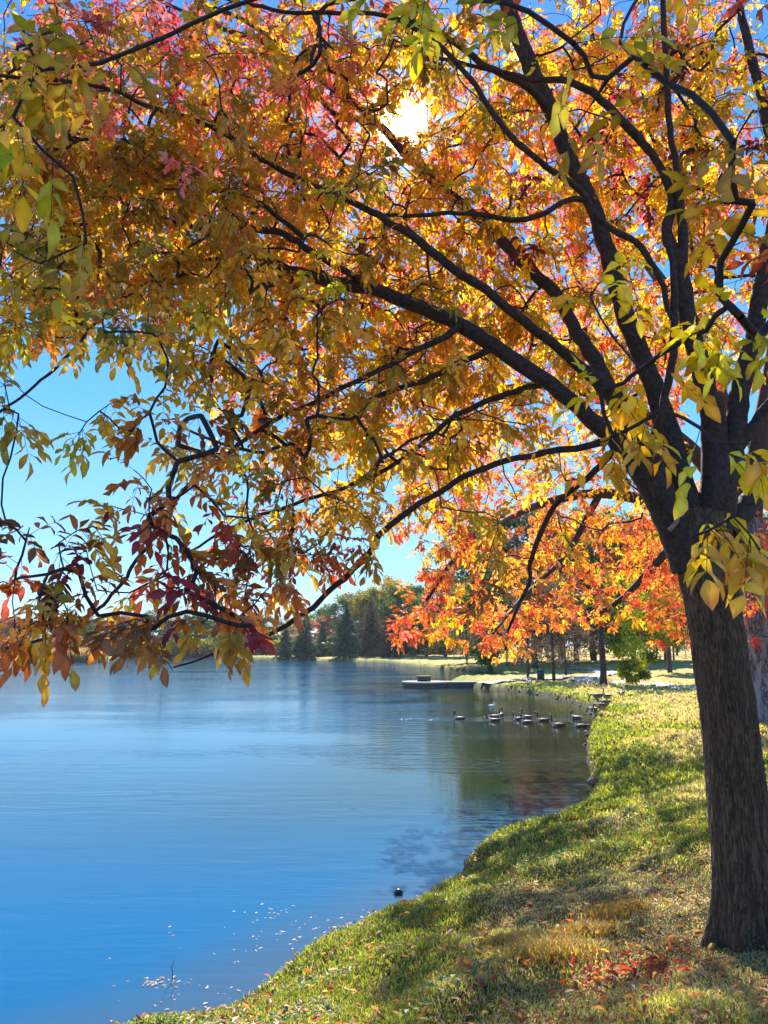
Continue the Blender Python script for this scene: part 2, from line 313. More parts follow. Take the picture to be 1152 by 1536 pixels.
mx = nd(n, 'ShaderNodeMixShader'); n.links.new(fr.outputs[0], mx.inputs[0]); n.links.new(df.outputs[0], mx.inputs[1]); n.links.new(gl.outputs[0], mx.inputs[2]); n.links.new(mx.outputs[0], o.inputs[0])
n.nodes.remove(p)
gx_=np.concatenate([np.linspace(-345,-20,60,endpoint=False),np.linspace(-20,30,120,endpoint=False),np.linspace(30,60,10)]); gy_=np.concatenate([np.linspace(-30,2,10,endpoint=False),np.geomspace(2,330,220)])
XX,YY=np.meshgrid(gx_,gy_,indexing='ij'); DD=-sdist(XX,YY); a_,b_=XX.shape
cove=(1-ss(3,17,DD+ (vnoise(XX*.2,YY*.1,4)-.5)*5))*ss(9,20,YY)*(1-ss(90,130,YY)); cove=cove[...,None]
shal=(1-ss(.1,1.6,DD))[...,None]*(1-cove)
wc_=np.array([.005,.088,.205])*(1-cove)+np.array([.022,.032,.014])*cove; wc_=wc_*(1-.55*shal)+np.array([.07,.07,.06])*.55*shal  # cove water tinted olive, the dark tree reflection there painted into its colour
i,j=np.meshgrid(np.arange(a_-1),np.arange(b_-1),indexing='ij')
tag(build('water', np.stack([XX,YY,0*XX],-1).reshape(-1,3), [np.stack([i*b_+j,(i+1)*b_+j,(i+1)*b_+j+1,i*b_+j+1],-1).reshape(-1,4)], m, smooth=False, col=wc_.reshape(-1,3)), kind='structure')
# concrete paths
M_conc = plain('concrete', (.46,.40,.33), .9, .25, 3)
def ribbon(name, pxs, wd):
    c = catmull([GP(*q) if len(q)==2 else np.array([q[2],q[3],0]) for q in pxs], 14); t = nrm(np.gradient(c[:, :2], axis=0)); s = np.c_[t[:,1], -t[:,0]]
    vs = []
    for k in np.linspace(-.5, .5, 5):
        q = c[:, :2]+s*wd*k; vs.append(np.c_[q, np.maximum(gz(q[:,0], q[:,1]), .3)+.09])
    V = np.stack(vs, 1).reshape(-1, 3); m_ = len(c); i, j = np.meshgrid(np.arange(m_-1), np.arange(4), indexing='ij')
    return tag(build(name, V, [np.stack([i*5+j, i*5+j+1, i*5+5+j+1, i*5+5+j], -1).reshape(-1, 4)], M_conc), kind='structure')
ribbon('path', [(1120,1040),(1050,1036),(1000,1031),(945,1027.5),(900,1024.5),(872,1021),(885,1016),(908,1012),(906,1008),(885,1004.5),(850,1002)], 2.0)
ribbon('path', [(0,0,3.3+4.5,62.2),(0,0,10.5,64),(0,0,14,66),(0,0,18,67)], 1.5)
# ------------------------------------------------------------------ leaf geometry
TF = np.array([[0,0,0],[.22,-.62,1],[.22,0,0],[.22,.62,1],[.5,-1,1],[.5,0,0],[.5,1,1],[.78,-.6,1],[.78,0,0],[.78,.6,1],[1,0,0]])
TFT = np.array([[0,2,1],[0,3,2],[7,8,10],[8,9,10]]); TFQ = np.array([[1,2,5,4],[2,3,6,5],[4,5,8,7],[5,6,9,8]])
def leaflets(O, Dr, N, L, Wd, col, simple=False, fold=.25, droop=.18):
    """many leaf blades -> V, FS, col"""
    k = len(O); S = np.cross(Dr, N)
    if simple: tf = TF[[0,4,6,10]]; T = np.array([[0,2,1],[1,2,3]]); Qf = None
    else: tf = TF; T = TFT; Qf = TFQ
    t = tf[:,0][None,:,None]; wv = tf[:,1][None,:,None]; f = tf[:,2][None,:,None]
    L_ = L[:,None,None]; W_ = Wd[:,None,None]/2; dr = (droop if np.isscalar(droop) else droop[:,None,None])
    V = O[:,None]+Dr[:,None]*(t*L_)+S[:,None]*(wv*W_)+N[:,None]*(np.abs(wv)*f*W_*fold*2-dr*L_*t*t)
    nv = len(tf); off = (np.arange(k)*nv)[:,None,None]
    FS = [(T[None]+off).reshape(-1,3)]
    if Qf is not None: FS.append((Qf[None]+off).reshape(-1,4))
    return V.reshape(-1,3), FS, np.repeat(col, nv, axis=0)
def perp_up(Dr, jit):
    n = np.array([0,0,1.]) + RNG.normal(0, jit, Dr.shape); n = n-Dr*(n*Dr).sum(1,keepdims=True); return nrm(n)
def sprays(Cn, Dir, ncmp, lr, ll, colf, twigs=None, droop=.5, simple=False, jit=.45):
    """whorls of pinnate leaves at the twig ends"""
    k = np.repeat(np.arange(len(Cn)), ncmp); m_ = len(k)
    R = nrm(Dir[k]*.55+RNG.normal(0,.62,(m_,3))+[0,0,-droop])
    Lr = lr[k]*RNG.uniform(.75,1.25,m_); Ll = ll[k]*RNG.uniform(.8,1.2,m_); O = Cn[k]-Dir[k]*(RNG.uniform(0,.1,m_)*1.)[:,None]
    base_c = colf(k); Os=[];Ds=[];Ns=[];Ls=[];Cs=[]
    side = nrm(np.cross(R, np.array([0,0,1.])+RNG.normal(0,.3,(m_,3))))
    def at(t): return O+R*(Lr*t)[:,None]+np.array([0,0,-1.])*(Lr*.22*t*t)[:,None]
    for (t, s, sc_) in ((.38,1,.8),(.38,-1,.8),(.64,1,1),(.64,-1,1),(.86,1,.98),(.86,-1,.98),(1,0,1.1)):
        keep = RNG.random(m_) > .06
        d = nrm(R*(.62 if s else 1.)+side*(s*.8)+np.array([0,0,-.28])+RNG.normal(0,.16,(m_,3)))
        Os.append(at(t)[keep]); Ds.append(d[keep]); Ns.append(perp_up(d, jit)[keep]); Ls.append((Ll*sc_*RNG.uniform(.85,1.1,m_))[keep])
        Cs.append((base_c*RNG.uniform(.82,1.15,(m_,1)))[keep])
    O_=np.concatenate(Os);D_=np.concatenate(Ds);N_=np.concatenate(Ns);L_=np.concatenate(Ls);C_=np.concatenate(Cs)
    V,FS,col = leaflets(O_,D_,N_,L_,L_*RNG.uniform(.40,.52,len(L_)),C_,simple,.22,RNG.uniform(-.05,.5,len(L_)))
    nv=len(col)//len(O_); cv=col.reshape(-1,nv,3).copy()
    if nv==11:
        cv[:,[2,5,8]]*=[1.12,1.15,1.1]; e=RNG.random(len(O_))[:,None,None]; cv[:,[1,3,4,6,7,9]]*=1-e*np.array([.05,.25,.2]); t=(RNG.random(len(O_))**2)[:,None,None]; cv[:,[7,8,9,10]]*=1-t*np.array([.25,.55,.4])
        V=V.reshape(-1,nv,3); V[:,[1,3,4,6,7,9]]+=RNG.normal(0,.0022,(len(O_),6,3)); V=V.reshape(-1,3)
    col=cv.reshape(-1,3)
    if twigs is not None:
        for q in range(m_):
            p0=O[q];p1=p0+R[q]*Lr[q]*.55+[0,0,-.22*Lr[q]*.3];p2=p0+R[q]*Lr[q]+[0,0,-.22*Lr[q]]
            twigs.tube([p0,p1,p2],[.0018,.0013,.0008],3,cap=False)
    return V,FS,col
def grow(nodes, dirs, rads, targets, step=.12, tip=.0028):
    """join every target to the nearest bough, nearest first; returns polylines with radii"""
    Np=[np.array(x) for x in nodes]; par=[-1]*len(Np); isf=[True]*len(Np); Dd=[np.array(x) for x in dirs]
    buf=np.zeros((len(Np)+len(targets)*30,3)); buf[:len(Np)]=Np; cnt=len(Np)
    rad=np.zeros(len(buf)); rad[:cnt]=rads; acc=np.zeros(len(buf)); paths=[]; tdir=[None]*len(targets)
    best=np.full(len(targets),1e9); bi=np.zeros(len(targets),int)
    for c in range(0,cnt,500):
        dd=((targets[:,None]-buf[None,c:c+500])**2).sum(2) if c+500<=cnt else ((targets[:,None]-buf[None,c:cnt])**2).sum(2)
        k=dd.argmin(1); v=dd[np.arange(len(targets)),k]; u=v<best; best[u]=v[u]; bi[u]=k[u]+c
    todo=np.ones(len(targets),bool); par=list(par)
    while todo.any():
        q=np.where(todo)[0]; i=q[best[q].argmin()]; todo[i]=False; s=bi[i]; a=buf[s]; b=targets[i]; L=math.dist(a,b)
        d0=Dd[s]; u=(b-a)/max(L,1e-6); d0=nrm(d0*.5+u*.9+RNG.normal(0,.15,3)); nseg=int(min(24,max(2,math.ceil(L/step)))); t=np.linspace(0,1,nseg+1)[:,None]
        c1=a+d0*L*.38; c2=b-nrm(u+[0,0,-.2]+RNG.normal(0,.1,3))*L*.3
        pts=(1-t)**3*a+3*(1-t)**2*t*c1+3*(1-t)*t*t*c2+t**3*b
        pts[1:-1]+=RNG.normal(0,.006,(nseg-1,3))*min(1,L*2)
        ids=[s]
        for k in range(1,nseg+1):
            buf[cnt]=pts[k]; par.append(ids[-1]); Dd.append(nrm(pts[k]-pts[k-1])); ids.append(cnt); cnt+=1
        paths.append(ids); tdir[i]=Dd[-1]
        new=buf[ids[1:]]; q=np.where(todo)[0]
        if len(q):
            dd=((targets[q][:,None]-new[None])**2).sum(2); k=dd.argmin(1); v=dd[np.arange(len(q)),k]; u_=v<best[q]; best[q[u_]]=v[u_]; bi[q[u_]]=np.array(ids[1:])[k[u_]]
    nf=len(Np); E=2.3
    leafn=set(p[-1] for p in paths)
    for k in range(cnt-1,nf-1,-1):
        if k in leafn: acc[k]+=tip**E
        rad[k]=min(acc[k]**(1/E),.3*tip/.0028*.055)
        if par[k]>=0: acc[par[k]]+=acc[k]
    return [(buf[p],np.array([min(rad[p[1]]*1.1,rad[p[0]])]+[rad[x] for x in p[1:]])) for p in paths], np.array(tdir)
# ------------------------------------------------------------------ the big ash in front
def trace(L):                           # (px, py, distance ahead, half width px) -> world polyline and radii
    pts=np.array([P(a,b,c) for a,b,c,_ in L]); r=np.array([w_*c/F for _,_,c,w_ in L]); c=catmull(np.c_[pts,r],7); return c[:,:3],np.maximum(c[:,3],.003)
TB=GP(1116,1412); TY=TB[1]
trunkL=[(1137,1475,TY+.02,66),(1130,1440,TY,58),(1123,1400,TY,53),(1114,1300,TY,47),(1105,1200,TY,45),(1094,1100,TY,43),(1081,1000,TY,43),(1066,910,TY,43.5),(1056,860,TY,45),(1048,815,TY,43),(1046,770,TY+.02,36)]
LIMBS=[
 ('A',[(1040,850,TY,40),(1012,790,TY,33),(975,725,TY,27),(935,670,TY-.02,21),(880,622,TY-.05,16),(820,572,TY-.05,15.5),(740,520,TY,15),(690,488,TY+.05,15),(640,465,TY+.1,14),(560,435,TY+.2,13),(480,418,TY+.3,12),(430,403,TY+.35,9),(370,372,TY+.4,5),(300,345,TY+.5,3.5),(200,325,TY+.5,2.5)]),
 ('B',[(1020,800,TY+.1,30),(985,720,TY+.15,26),(950,640,TY+.15,22),(912,585,TY+.15,18),(860,540,TY+.1,11),(816,505,TY,10),(741,445,TY-.1,9),(676,400,TY-.15,9),(620,355,TY-.2,8),(576,330,TY-.25,7.5),(500,290,TY-.3,6),(455,272,TY-.35,6),(400,243,TY-.4,6),(355,213,TY-.5,5.5),(320,193,TY-.6,5),(215,155,TY-.8,4.5),(150,130,TY-.9,4),(0,113,TY-1.1,3.6),(-120,110,TY-1.2,2.5)]),
 ('C',[(912,585,TY+.15,17),(895,545,TY+.3,15),(860,490,TY+.5,13),(836,445,TY+.7,12),(791,400,TY+.9,12),(741,350,TY+1.1,11),(696,310,TY+1.2,10),(626,250,TY+1.4,9),(560,180,TY+1.6,8),(480,120,TY+1.8,7),(400,65,TY+2,6),(300,30,TY+2.2,4),(200,-20,TY+2.3,3)]),
 ('D',[(1048,830,TY+.1,36),(1030,760,TY+.2,28),(1000,640,TY+.3,22),(976,565,TY+.35,19),(946,490,TY+.4,18),(925,430,TY+.45,18),(906,360,TY+.5,16),(886,300,TY+.5,15),(856,240,TY+.5,15),(826,165,TY+.5,17),(796,100,TY+.5,18),(766,25,TY+.5,16),(740,-60,TY+.5,13),(700,-160,TY+.6,8)]),
 ('E',[(1060,830,TY+.1,34),(1072,720,TY+.15,26),(1070,640,TY+.2,24),(1052,550,TY+.2,20),(1030,470,TY+.2,17),(1022,400,TY+.2,15),(1000,350,TY+.2,11),(1008,300,TY+.2,9),(990,250,TY+.15,8),(946,195,TY+.1,9),(896,145,TY,8),(850,120,TY,7),(790,118,TY,5),(700,95,TY,4),(600,80,TY-.1,2.5)]),
 ('F',[(1070,820,TY+.1,34),(1092,700,TY+.2,24),(1105,620,TY+.25,20),(1122,540,TY+.3,18),(1138,470,TY+.35,17),(1150,390,TY+.4,16),(1165,290,TY+.5,14),(1150,180,TY+.7,11),(1120,60,TY+.9,9),(1100,-60,TY+1.1,6)]),
 ('G',[(1085,800,TY+.15,28),(1120,760,TY+.25,22),(1165,705,TY+.4,19),(1230,640,TY+.6,15),(1330,560,TY+.9,10)]),
 ('H',[(1095,690,TY+.2,14),(1125,645,TY+.2,11),(1160,600,TY+.2,10),(1230,530,TY+.2,7)]),
 ('I',[(1022,400,TY+.2,11),(1024,340,TY+.15,8),(1016,260,TY+.1,6),(1004,180,TY,5.5),(1000,90,TY-.1,5.5),(994,-30,TY-.2,5)]),
 ('J',[(1008,480,TY-.5,4),(990,420,TY-.55,5),(960,370,TY-.6,5.5),(900,330,TY-.65,6),(875,290,TY-.7,6),(820,250,TY-.8,5.5),(760,200,TY-.9,5),(715,130,TY-.95,5),(660,70,TY-1,4.5),(600,30,TY-1.1,4)]),
 ('K',[(985,745,TY-.16,6),(975,690,TY-.25,6),(995,600,TY-.4,6.5),(1010,520,TY-.5,6.5),(1012,430,TY-.5,6),(1000,340,TY-.5,5)]),
 ('M',[(576,440,TY+.2,6),(520,410,TY+.15,6),(460,372,TY+.1,6),(420,350,TY,6),(360,341,TY-.05,6),(280,338,TY-.1,5.5),(215,320,TY-.15,5),(150,328,TY-.2,5.5),(90,345,TY-.25,5),(40,352,TY-.3,4.5),(-60,385,TY-.4,3)]),
 ('N',[(455,355,TY+.05,4.5),(380,300,TY-.1,4),(320,285,TY-.2,4),(240,265,TY-.35,4),(160,252,TY-.5,3.5),(60,250,TY-.6,3),(-50,262,TY-.7,2.5)]),
 ('O',[(915,655,TY,7),(886,668,TY,6),(801,682,TY+.05,5.5),(716,705,TY+.1,5),(641,750,TY+.05,5),(576,795,TY,5),(545,840,TY-.05,5),(490,890,TY-.15,4.5),(450,925,TY-.25,4),(385,960,TY-.35,3),(325,980,TY-.45,2.2),(262,1000,TY-.5,1.5)]),
 ('Q',[(740,522,TY,6),(690,545,TY+.1,5),(640,570,TY+.1,5),(576,590,TY+.1,4.5),(500,632,TY+.1,4),(425,670,TY+.05,3.5),(365,675,TY,3),(280,645,TY-.1,2)]),
 ('R',[(690,490,TY,6),(620,530,TY-.1,5),(560,560,TY-.15,4.5),(480,600,TY-.2,4),(395,640,TY-.3,3.6),(330,690,TY-.4,3.4),(275,735,TY-.5,3.2),(240,790,TY-.6,3),(200,850,TY-.7,3),(160,900,TY-.8,3),(115,940,TY-.9,2.8),(50,962,TY-1,2.4),(-40,985,TY-1.1,2)]),
 ('S',[(430,405,TY+.3,5),(370,385,TY+.1,4),(300,395,TY-.3,3.5),(200,435,TY-.7,3.2),(135,495,TY-.9,3),(90,545,TY-1,2.6),(50,580,TY-1.05,2.4),(0,617,TY-1.1,2.2),(-50,660,TY-1.1,1.5)]),
 ('U',[(820,575,TY,5),(760,590,TY+.1,5),(690,620,TY+.2,4.5),(600,690,TY+.2,4),(520,730,TY+.1,3.5),(430,760,TY,3),(350,790,TY-.1,2.4),(280,830,TY-.2,2)]),
 ('W',[(930,665,TY+.1,7),(880,720,TY+.3,5),(830,760,TY+.5,4.5),(800,830,TY+.6,4),(790,880,TY+.6,3),(760,950,TY+.6,2)]),
 ('X',[(560,180,TY+1.6,5),(500,170,TY+1.5,5),(430,80,TY+1.5,4),(380,40,TY+1.5,4),(300,0,TY+1.5,3)]),
 ('Y',[(826,165,TY+.5,8),(790,130,TY+.3,7),(730,100,TY,6),(660,50,TY-.1,5),(560,20,TY-.3,4),(440,18,TY-.5,3.5),(330,-5,TY-.8,3)]),
 ('Z',[(886,300,TY+.5,7),(850,300,TY+.3,5),(790,330,TY+.2,5),(700,320,TY+.1,4),(620,325,TY,3.5),(560,322,TY-.1,3)]),
]
ash=thing('ash_tree','tall ash with ridged dark trunk in right foreground, gold leaves spreading over the lake','tree',tuple(TB),group=None)
def bark_tube(mb,pts,r,k,base=False):
    mb.tube(pts,r,k,cap=True)
mb=MB(); tp,tr=trace([(a+3,b,c,d_*.89) for a,b,c,d_ in trunkL])
# trunk: an uneven fluted section
kk=260; n_=420; tt=np.linspace(0,len(tp)-1,n_); TP=np.stack([np.interp(tt,np.arange(len(tp)),tp[:,c]) for c in range(3)],1); TR=np.interp(tt,np.arange(len(tp)),tr)
TP+=0; tg=nrm(np.gradient(TP,axis=0)); av=np.arange(kk)*2*math.pi/kk; Vt=[]
for q in range(n_):
    u=nrm(np.cross(tg[q],[0,1,0])); v=np.cross(tg[q],u); zz=TP[q,2]-TB[2]; aq=(av+math.pi/2)%(2*math.pi)
    fl=1+math.exp(-max(zz,0)/.16)*(.16+.2*np.cos(av*5+.7+.5*np.sin(av*2)))+.035*np.cos(av*3+zz*1.2)+.02*np.cos(av*7-zz*2)+.05*(vnoise(aq*2,np.full(kk,zz*3),8)-.5)
    wr=(fbm(aq*3,np.full(kk,zz*5.),61,3)-.45)*1.6; rg_=1-np.abs(2*vnoise(aq*8.5+wr*2.2,np.full(kk,zz*6.5)+wr,63)-1); rg2=1-np.abs(2*vnoise(aq*17+wr*3,np.full(kk,zz*15.),67)-1)
    fl=fl*(1+.042*(rg_**1.5-.5)+.022*(rg2-.5)+.10*math.exp(-((zz-1.32)/.06)**2)*np.exp(-((aq-3.6)/.22)**2))
    Vt.append(TP[q]+(TR[q]*fl)[:,None]*(np.cos(av)[:,None]*u+np.sin(av)[:,None]*v))
Vt=np.concatenate(Vt); i,j=np.meshgrid(np.arange(n_-1),np.arange(kk),indexing='ij'); j2=(j+1)%kk
build('trunk',Vt,[np.stack([i*kk+j,i*kk+j2,(i+1)*kk+j2,(i+1)*kk+j],-1).reshape(-1,4)],M_bark,ash,TB)
nodes=[];dirs=[];rads=[]
for nm,L in LIMBS:
    p_,r_=trace(L); r_=r_*(.8 if L[0][3]>=12 else .95); p_[2:]+=(np.stack([vnoise(np.arange(len(p_))*.55,np.full(len(p_),ord(nm)*3.+c),c) for c in range(3)],1)[2:]-.5)*(.022)
    r_=r_*(1+.14*(vnoise(np.arange(len(p_))*.8,np.full(len(p_),ord(nm)*1.7),4)-.5))
    big=L[0][3]>=12; mb=MB(); mb.tube(p_,r_,20 if big else 9); mb.build('limb' if big else 'branch',M_limb,ash,TB)
    seg=np.r_[0,np.cumsum(np.linalg.norm(np.diff(p_,axis=0),axis=1))]; s=np.arange(.5 if big else .1,seg[-1],.09); s=np.r_[s,seg[-1]]
    q=np.stack([np.interp(s,seg,p_[:,c]) for c in range(3)],1); nodes+=list(q); dirs+=list(nrm(np.gradient(q,axis=0))) if len(q)>1 else [q[0]*0]; rads+=list(np.interp(s,seg,r_))
# broken stub
mb=MB(); sp=catmull([P(1004,795,TY-.3),P(1016,780,TY-.36),P(1012,762,TY-.38),P(1024,740,TY-.37),P(1026,728,TY-.36)],4); mb.tube(sp,np.linspace(.018,.007,len(sp)),8); mb.build('broken_stub',plain('dead_wood',(.28,.22,.19),.9,.4,40),ash,TB)
# foliage maps, one letter per 64 px of view, rows from the top of the frame
MAPF=["656555566654444554","876555566654444555","987655666543344555","999877776644334455","999888777654433445","999988877664433444","999888877765433444",
      "880367877766544333","000057777776544322","000014677776543200","000032577776532100","000022466553321000","000022443123310000","110014341012100000",
      "110002110000000000","000000000000000000","000000000000000000"]
MAPR=["789998776666788888","789998765466788888","678888763266788888","567777765377788888","567777776677788888","567777777777777888","345677777766665555",
      "000246777777666655","000134677777777655","000023567777777700","000012457777777700","000001346777777700","000001222466777700","000000100235567700",
      "000000000246677700","000000000125566000","000000000000000000"]
def sample(MAP,n,dn,df,bottom=None):
    dens=np.array([[int(c) for c in r] for r in MAP],float)**1.3; p=dens.ravel()/dens.sum(); k=RNG.choice(len(p),n,p=p); rr_,cc=k//18,k%18
    px=(cc+RNG.random(n))*64; py=(rr_+RNG.random(n))*64
    # carry the same density past the frame edges so that the crown does not stop there
    ex=RNG.random(n)
    px=np.where((cc==0)&(ex<.45)&((rr_<8)|(rr_>12)),px-RNG.uniform(0,260,n),px); px=np.where((cc==17)&(ex<.5),px+RNG.uniform(0,330,n),px); py=np.where((rr_==0)&(RNG.random(n)<.5),py-RNG.uniform(0,330,n),py)
    return px,py,dn,df
def pal(names,w_):
    pl={'gold':(.66,.38,.03),'yellow':(.78,.58,.03),'mustard':(.60,.37,.045),'olive':(.36,.30,.03),'lime':(.60,.55,.035),'orange':(.72,.27,.05),'rust':(.42,.12,.025),'red':(.60,.11,.05),'crimson':(.50,.05,.06),'pink':(.80,.20,.14),'brown':(.22,.10,.03),'maroon':(.22,.03,.04)}
    A=np.array([pl[x] for x in names]); w_=np.array(w_,float); return A[RNG.choice(len(A),p=w_/w_.sum())]
def colour(px,py,back):
    if back:
        if px>590 and py>560: return pal(['orange','red','rust','gold','crimson','yellow'],[5,2,2,4,.6,1.8])
        if py<330 and px<520: return pal(['red','crimson','pink','orange','rust'],[3,2.5,3.5,2,1])
        if py<330: return pal(['orange','pink','red','yellow','gold'],[2.2,2.6,1,2.6,3])
        return pal(['orange','gold','yellow','pink','red','crimson'],[3,3.4,2.4,1.6,1,.5])
    if py>790: return pal(['rust','brown','mustard','olive','orange','maroon','red'],[4,2,3.5,1.6,2,1.3,1])
    if py>600 and px<450: return pal(['mustard','olive','rust','brown','gold','orange'],[4,2.6,2,1,1.5,1.2])
    if py>420: return pal(['mustard','gold','olive','orange','yellow','lime'],[3.4,3.6,1.8,1.4,2,.6])
    if py<250 and 60<px<560: return pal(['gold','pink','orange','mustard','yellow'],[4,1.5,2.4,4,1])
    if px>700: return pal(['gold','yellow','mustard','lime','orange','maroon'],[4,4,2,1.2,1,.5])
    return pal(['gold','mustard','yellow','olive','orange','brown'],[5,4.5,2,1.4,.9,.6])
def blocks(p,pr):                       # the crown is open where the sun comes through on to the bank
    s=p-SUN*((p[2]-1.4)/SUN[2])
    if not (-5<s[0]<9 and 1.5<s[1]<26): return False
    return float(fbm(np.array([s[0]*.55+3]),np.array([s[1]*.75+(s[0]*.25)]),123,3)[0])>.37 and RNG.random()<pr
T_=[];CC=[];SZ=[]
def sunangle(p): v=nrm(p-CAM); return math.degrees(math.acos(min(1,float(v@SUN))))
px,py,_,_=sample(MAPF,1800,0,0)
for a,b in zip(px,py):
    edge=(b>600 and a<450)
    yf=TY+RNG.uniform(-1.3,.5) if a<380 else (TY+RNG.uniform(.1,1.4) if RNG.random()<.92 else TY+RNG.uniform(-1.2,-.3))
    if edge: yf=TY+RNG.uniform(-1.3,-.3)
    if 380<=a<560 and b>560: yf=TY+RNG.uniform(-.6,.5)
    if a>820: yf=TY+RNG.uniform(.35,1.6)
    p=P(a,b,yf)
    if sunangle(p)<1.3 or blocks(p,.35): continue
    T_.append(p); CC.append(colour(a,b,False)); SZ.append(1.0)
nF=len(T_)
px,py,_,_=sample(MAPR,3500,0,0)
for a,b in zip(px,py):
    if b>560 and a>590 and (RNG.random()>.3 or b>900): continue
    yf=TY+RNG.uniform(1.4,4.0)
    p=P(a,b,yf)
    if sunangle(p)<1.25 or blocks(p,.85): continue
    T_.append(p); CC.append(colour(a,b,True)); SZ.append(.9)
# near sprays hanging in front of the trunk
NEAR=[(1040,830,2.2,'gold'),(1100,800,2.1,'gold'),(1140,850,2.1,'gold'),(1070,790,2.3,'yellow'),(1120,690,2.4,'yellow'),(1075,690,2.4,'lime'),(1150,700,2.4,'gold'),(1035,530,2.5,'lime'),(1060,520,2.5,'yellow'),(1110,500,2.4,'lime'),(1080,470,2.4,'yellow'),(1140,530,2.5,'lime'),
 (900,610,2.7,'yellow'),(935,600,2.7,'yellow'),(920,680,2.7,'gold'),(895,690,2.7,'mustard'),(960,580,2.7,'gold'),(915,440,2.9,'yellow'),(950,450,2.9,'yellow'),(885,470,2.9,'gold'),(990,640,2.6,'gold'),
 (30,60,2.0,'gold'),(90,70,2.0,'gold'),(60,130,2.1,'mustard'),(150,120,2.2,'mustard'),(20,200,2.1,'gold'),(110,290,2.2,'lime'),(60,420,2.3,'mustard'),(20,400,2.3,'gold'),(130,390,2.3,'mustard'),(600,0,2.2,'lime'),(650,15,2.2,'yellow'),(560,-5,2.2,'olive'),
 (760,30,2.1,'olive'),(860,90,2.1,'olive'),(1130,190,2.0,'mustard'),(1100,240,2.1,'gold'),(1000,150,2.2,'gold'),(1130,330,2.2,'gold'),(1080,330,2.2,'gold'),(860,220,2.4,'mustard'),(930,90,2.3,'gold')]
for a,b,c,nm_ in NEAR:
    T_.append(P(a,b-25,c)); CC.append(pal([nm_],[1])); SZ.append(1.05)
# sprays that make the lower left outline
for a,b,c in [(10,640,3.1),(5,600,3.1),(20,655,3.1),(150,650,3.6),(120,690,3.6),(175,640,3.7),(205,690,3.6),(160,705,3.5),(230,660,3.6),(110,770,3.4),(140,745,3.4),(170,790,3.4),(215,800,3.5),(230,830,3.5),(150,820,3.3),(130,860,3.3),(90,840,3.2),(50,830,3.2),(15,820,3.1),(30,870,3.1),(80,890,3.1),(120,900,3.2),(20,920,3.0),(60,940,3.0),(100,950,3.1),(140,930,3.2),(30,990,3.0),(70,985,3.0),(15,1000,3.0),(110,985,3.0),(150,965,3.1),(200,930,3.2),(215,960,3.2),(240,975,3.2),(190,975,3.2),(255,985,3.2),(290,960,3.3),(330,950,3.3),(310,980,3.3),(350,975,3.3),(375,985,3.3),(280,930,3.3),(400,930,3.5),(420,900,3.5),(370,920,3.4),(180,520,3.4),(160,535,3.4),(200,500,3.5),(225,540,3.6),(260,580,3.6),(150,500,3.3),(190,555,3.4),(60,470,2.8),(95,480,2.8),(25,470,2.7),(240,700,3.6),(270,720,3.5),(300,760,3.5),(260,790,3.5),(330,810,3.6),(350,850,3.6),(290,860,3.5),(380,820,3.7),(410,850,3.7),(450,830,3.8),(440,880,3.8),(250,620,3.6),(300,650,3.7),(330,700,3.7),(380,740,3.8),(200,740,3.5),(235,760,3.5),(265,850,3.4),(300,890,3.4),(245,890,3.4),(340,900,3.4)]:
    if a<105 and b<800 and not (a<25 and b>590): continue
    if a<200 and 700<b<800 and a<165: continue
    c+=.45
    for _ in range(1): T_.append(P(a+RNG.uniform(-10,10),b-33-8*(b>900)+RNG.uniform(-10,10),c+RNG.uniform(-.25,.25))); CC.append(colour(a,b,False)); SZ.append(1.0)
# the rest of the crown, above and behind the frame
for _ in range(750):
    u=RNG.normal(0,1,3); u/=np.linalg.norm(u); u[2]=abs(u[2]); c_=np.array([TB[0]-1.,TB[1]+.6,TB[2]+3.6]); p=c_+u*np.array([5.2,4.6,5.5])*RNG.uniform(.62,1)
    v=p-CAM; f_=v@FW; 
    if f_>0 and abs(v[0]/f_)<.52 and abs((v@UP)/f_)<.68: continue
    if p[2]<3.4 or np.linalg.norm(v)<1.6 or blocks(p,1): continue
    T_.append(p); CC.append(pal(['orange','red','gold','crimson'],[2,2,2,1])); SZ.append(1.)
nleafy=len(T_)
px,py,_,_=sample(MAPF,560,0,0)
for a,b in zip(px,py):
    if b<620 or a>380: T_.append(P(a,b,TY+(RNG.uniform(-.9,.1) if a<700 else RNG.uniform(.1,1.)))); CC.append(CC[0]); SZ.append(1.)
T_=np.array(T_);CC=np.array(CC);SZ=np.array(SZ)
paths,td=grow(nodes,dirs,rads,T_); T_=T_[:nleafy]; td=td[:nleafy]; CC=CC[:nleafy]; SZ=SZ[:nleafy]; CC=CC*RNG.uniform(.55,1.2,(nleafy,1))
tw=MB()
for p_,r_ in paths: tw.tube(p_,r_,5,cap=False)
def colf(k):
    c=CC[k]*RNG.uniform(.8,1.2,(len(k),1)); return np.clip(c,0,.9)
ncmp=np.where(SZ>1.01,RNG.integers(2,4,len(T_)),RNG.integers(3,7,len(T_)))
V,FS,col=sprays(T_,nrm(td),ncmp,.17*SZ,.081*SZ,colf,tw,droop=.45)
tw.build('twigs',M_twig,ash,TB,col=False)
build('crown',V,FS,M_leaf,ash,TB,col)
print('ash leaflets faces',sum(len(f) for f in FS))
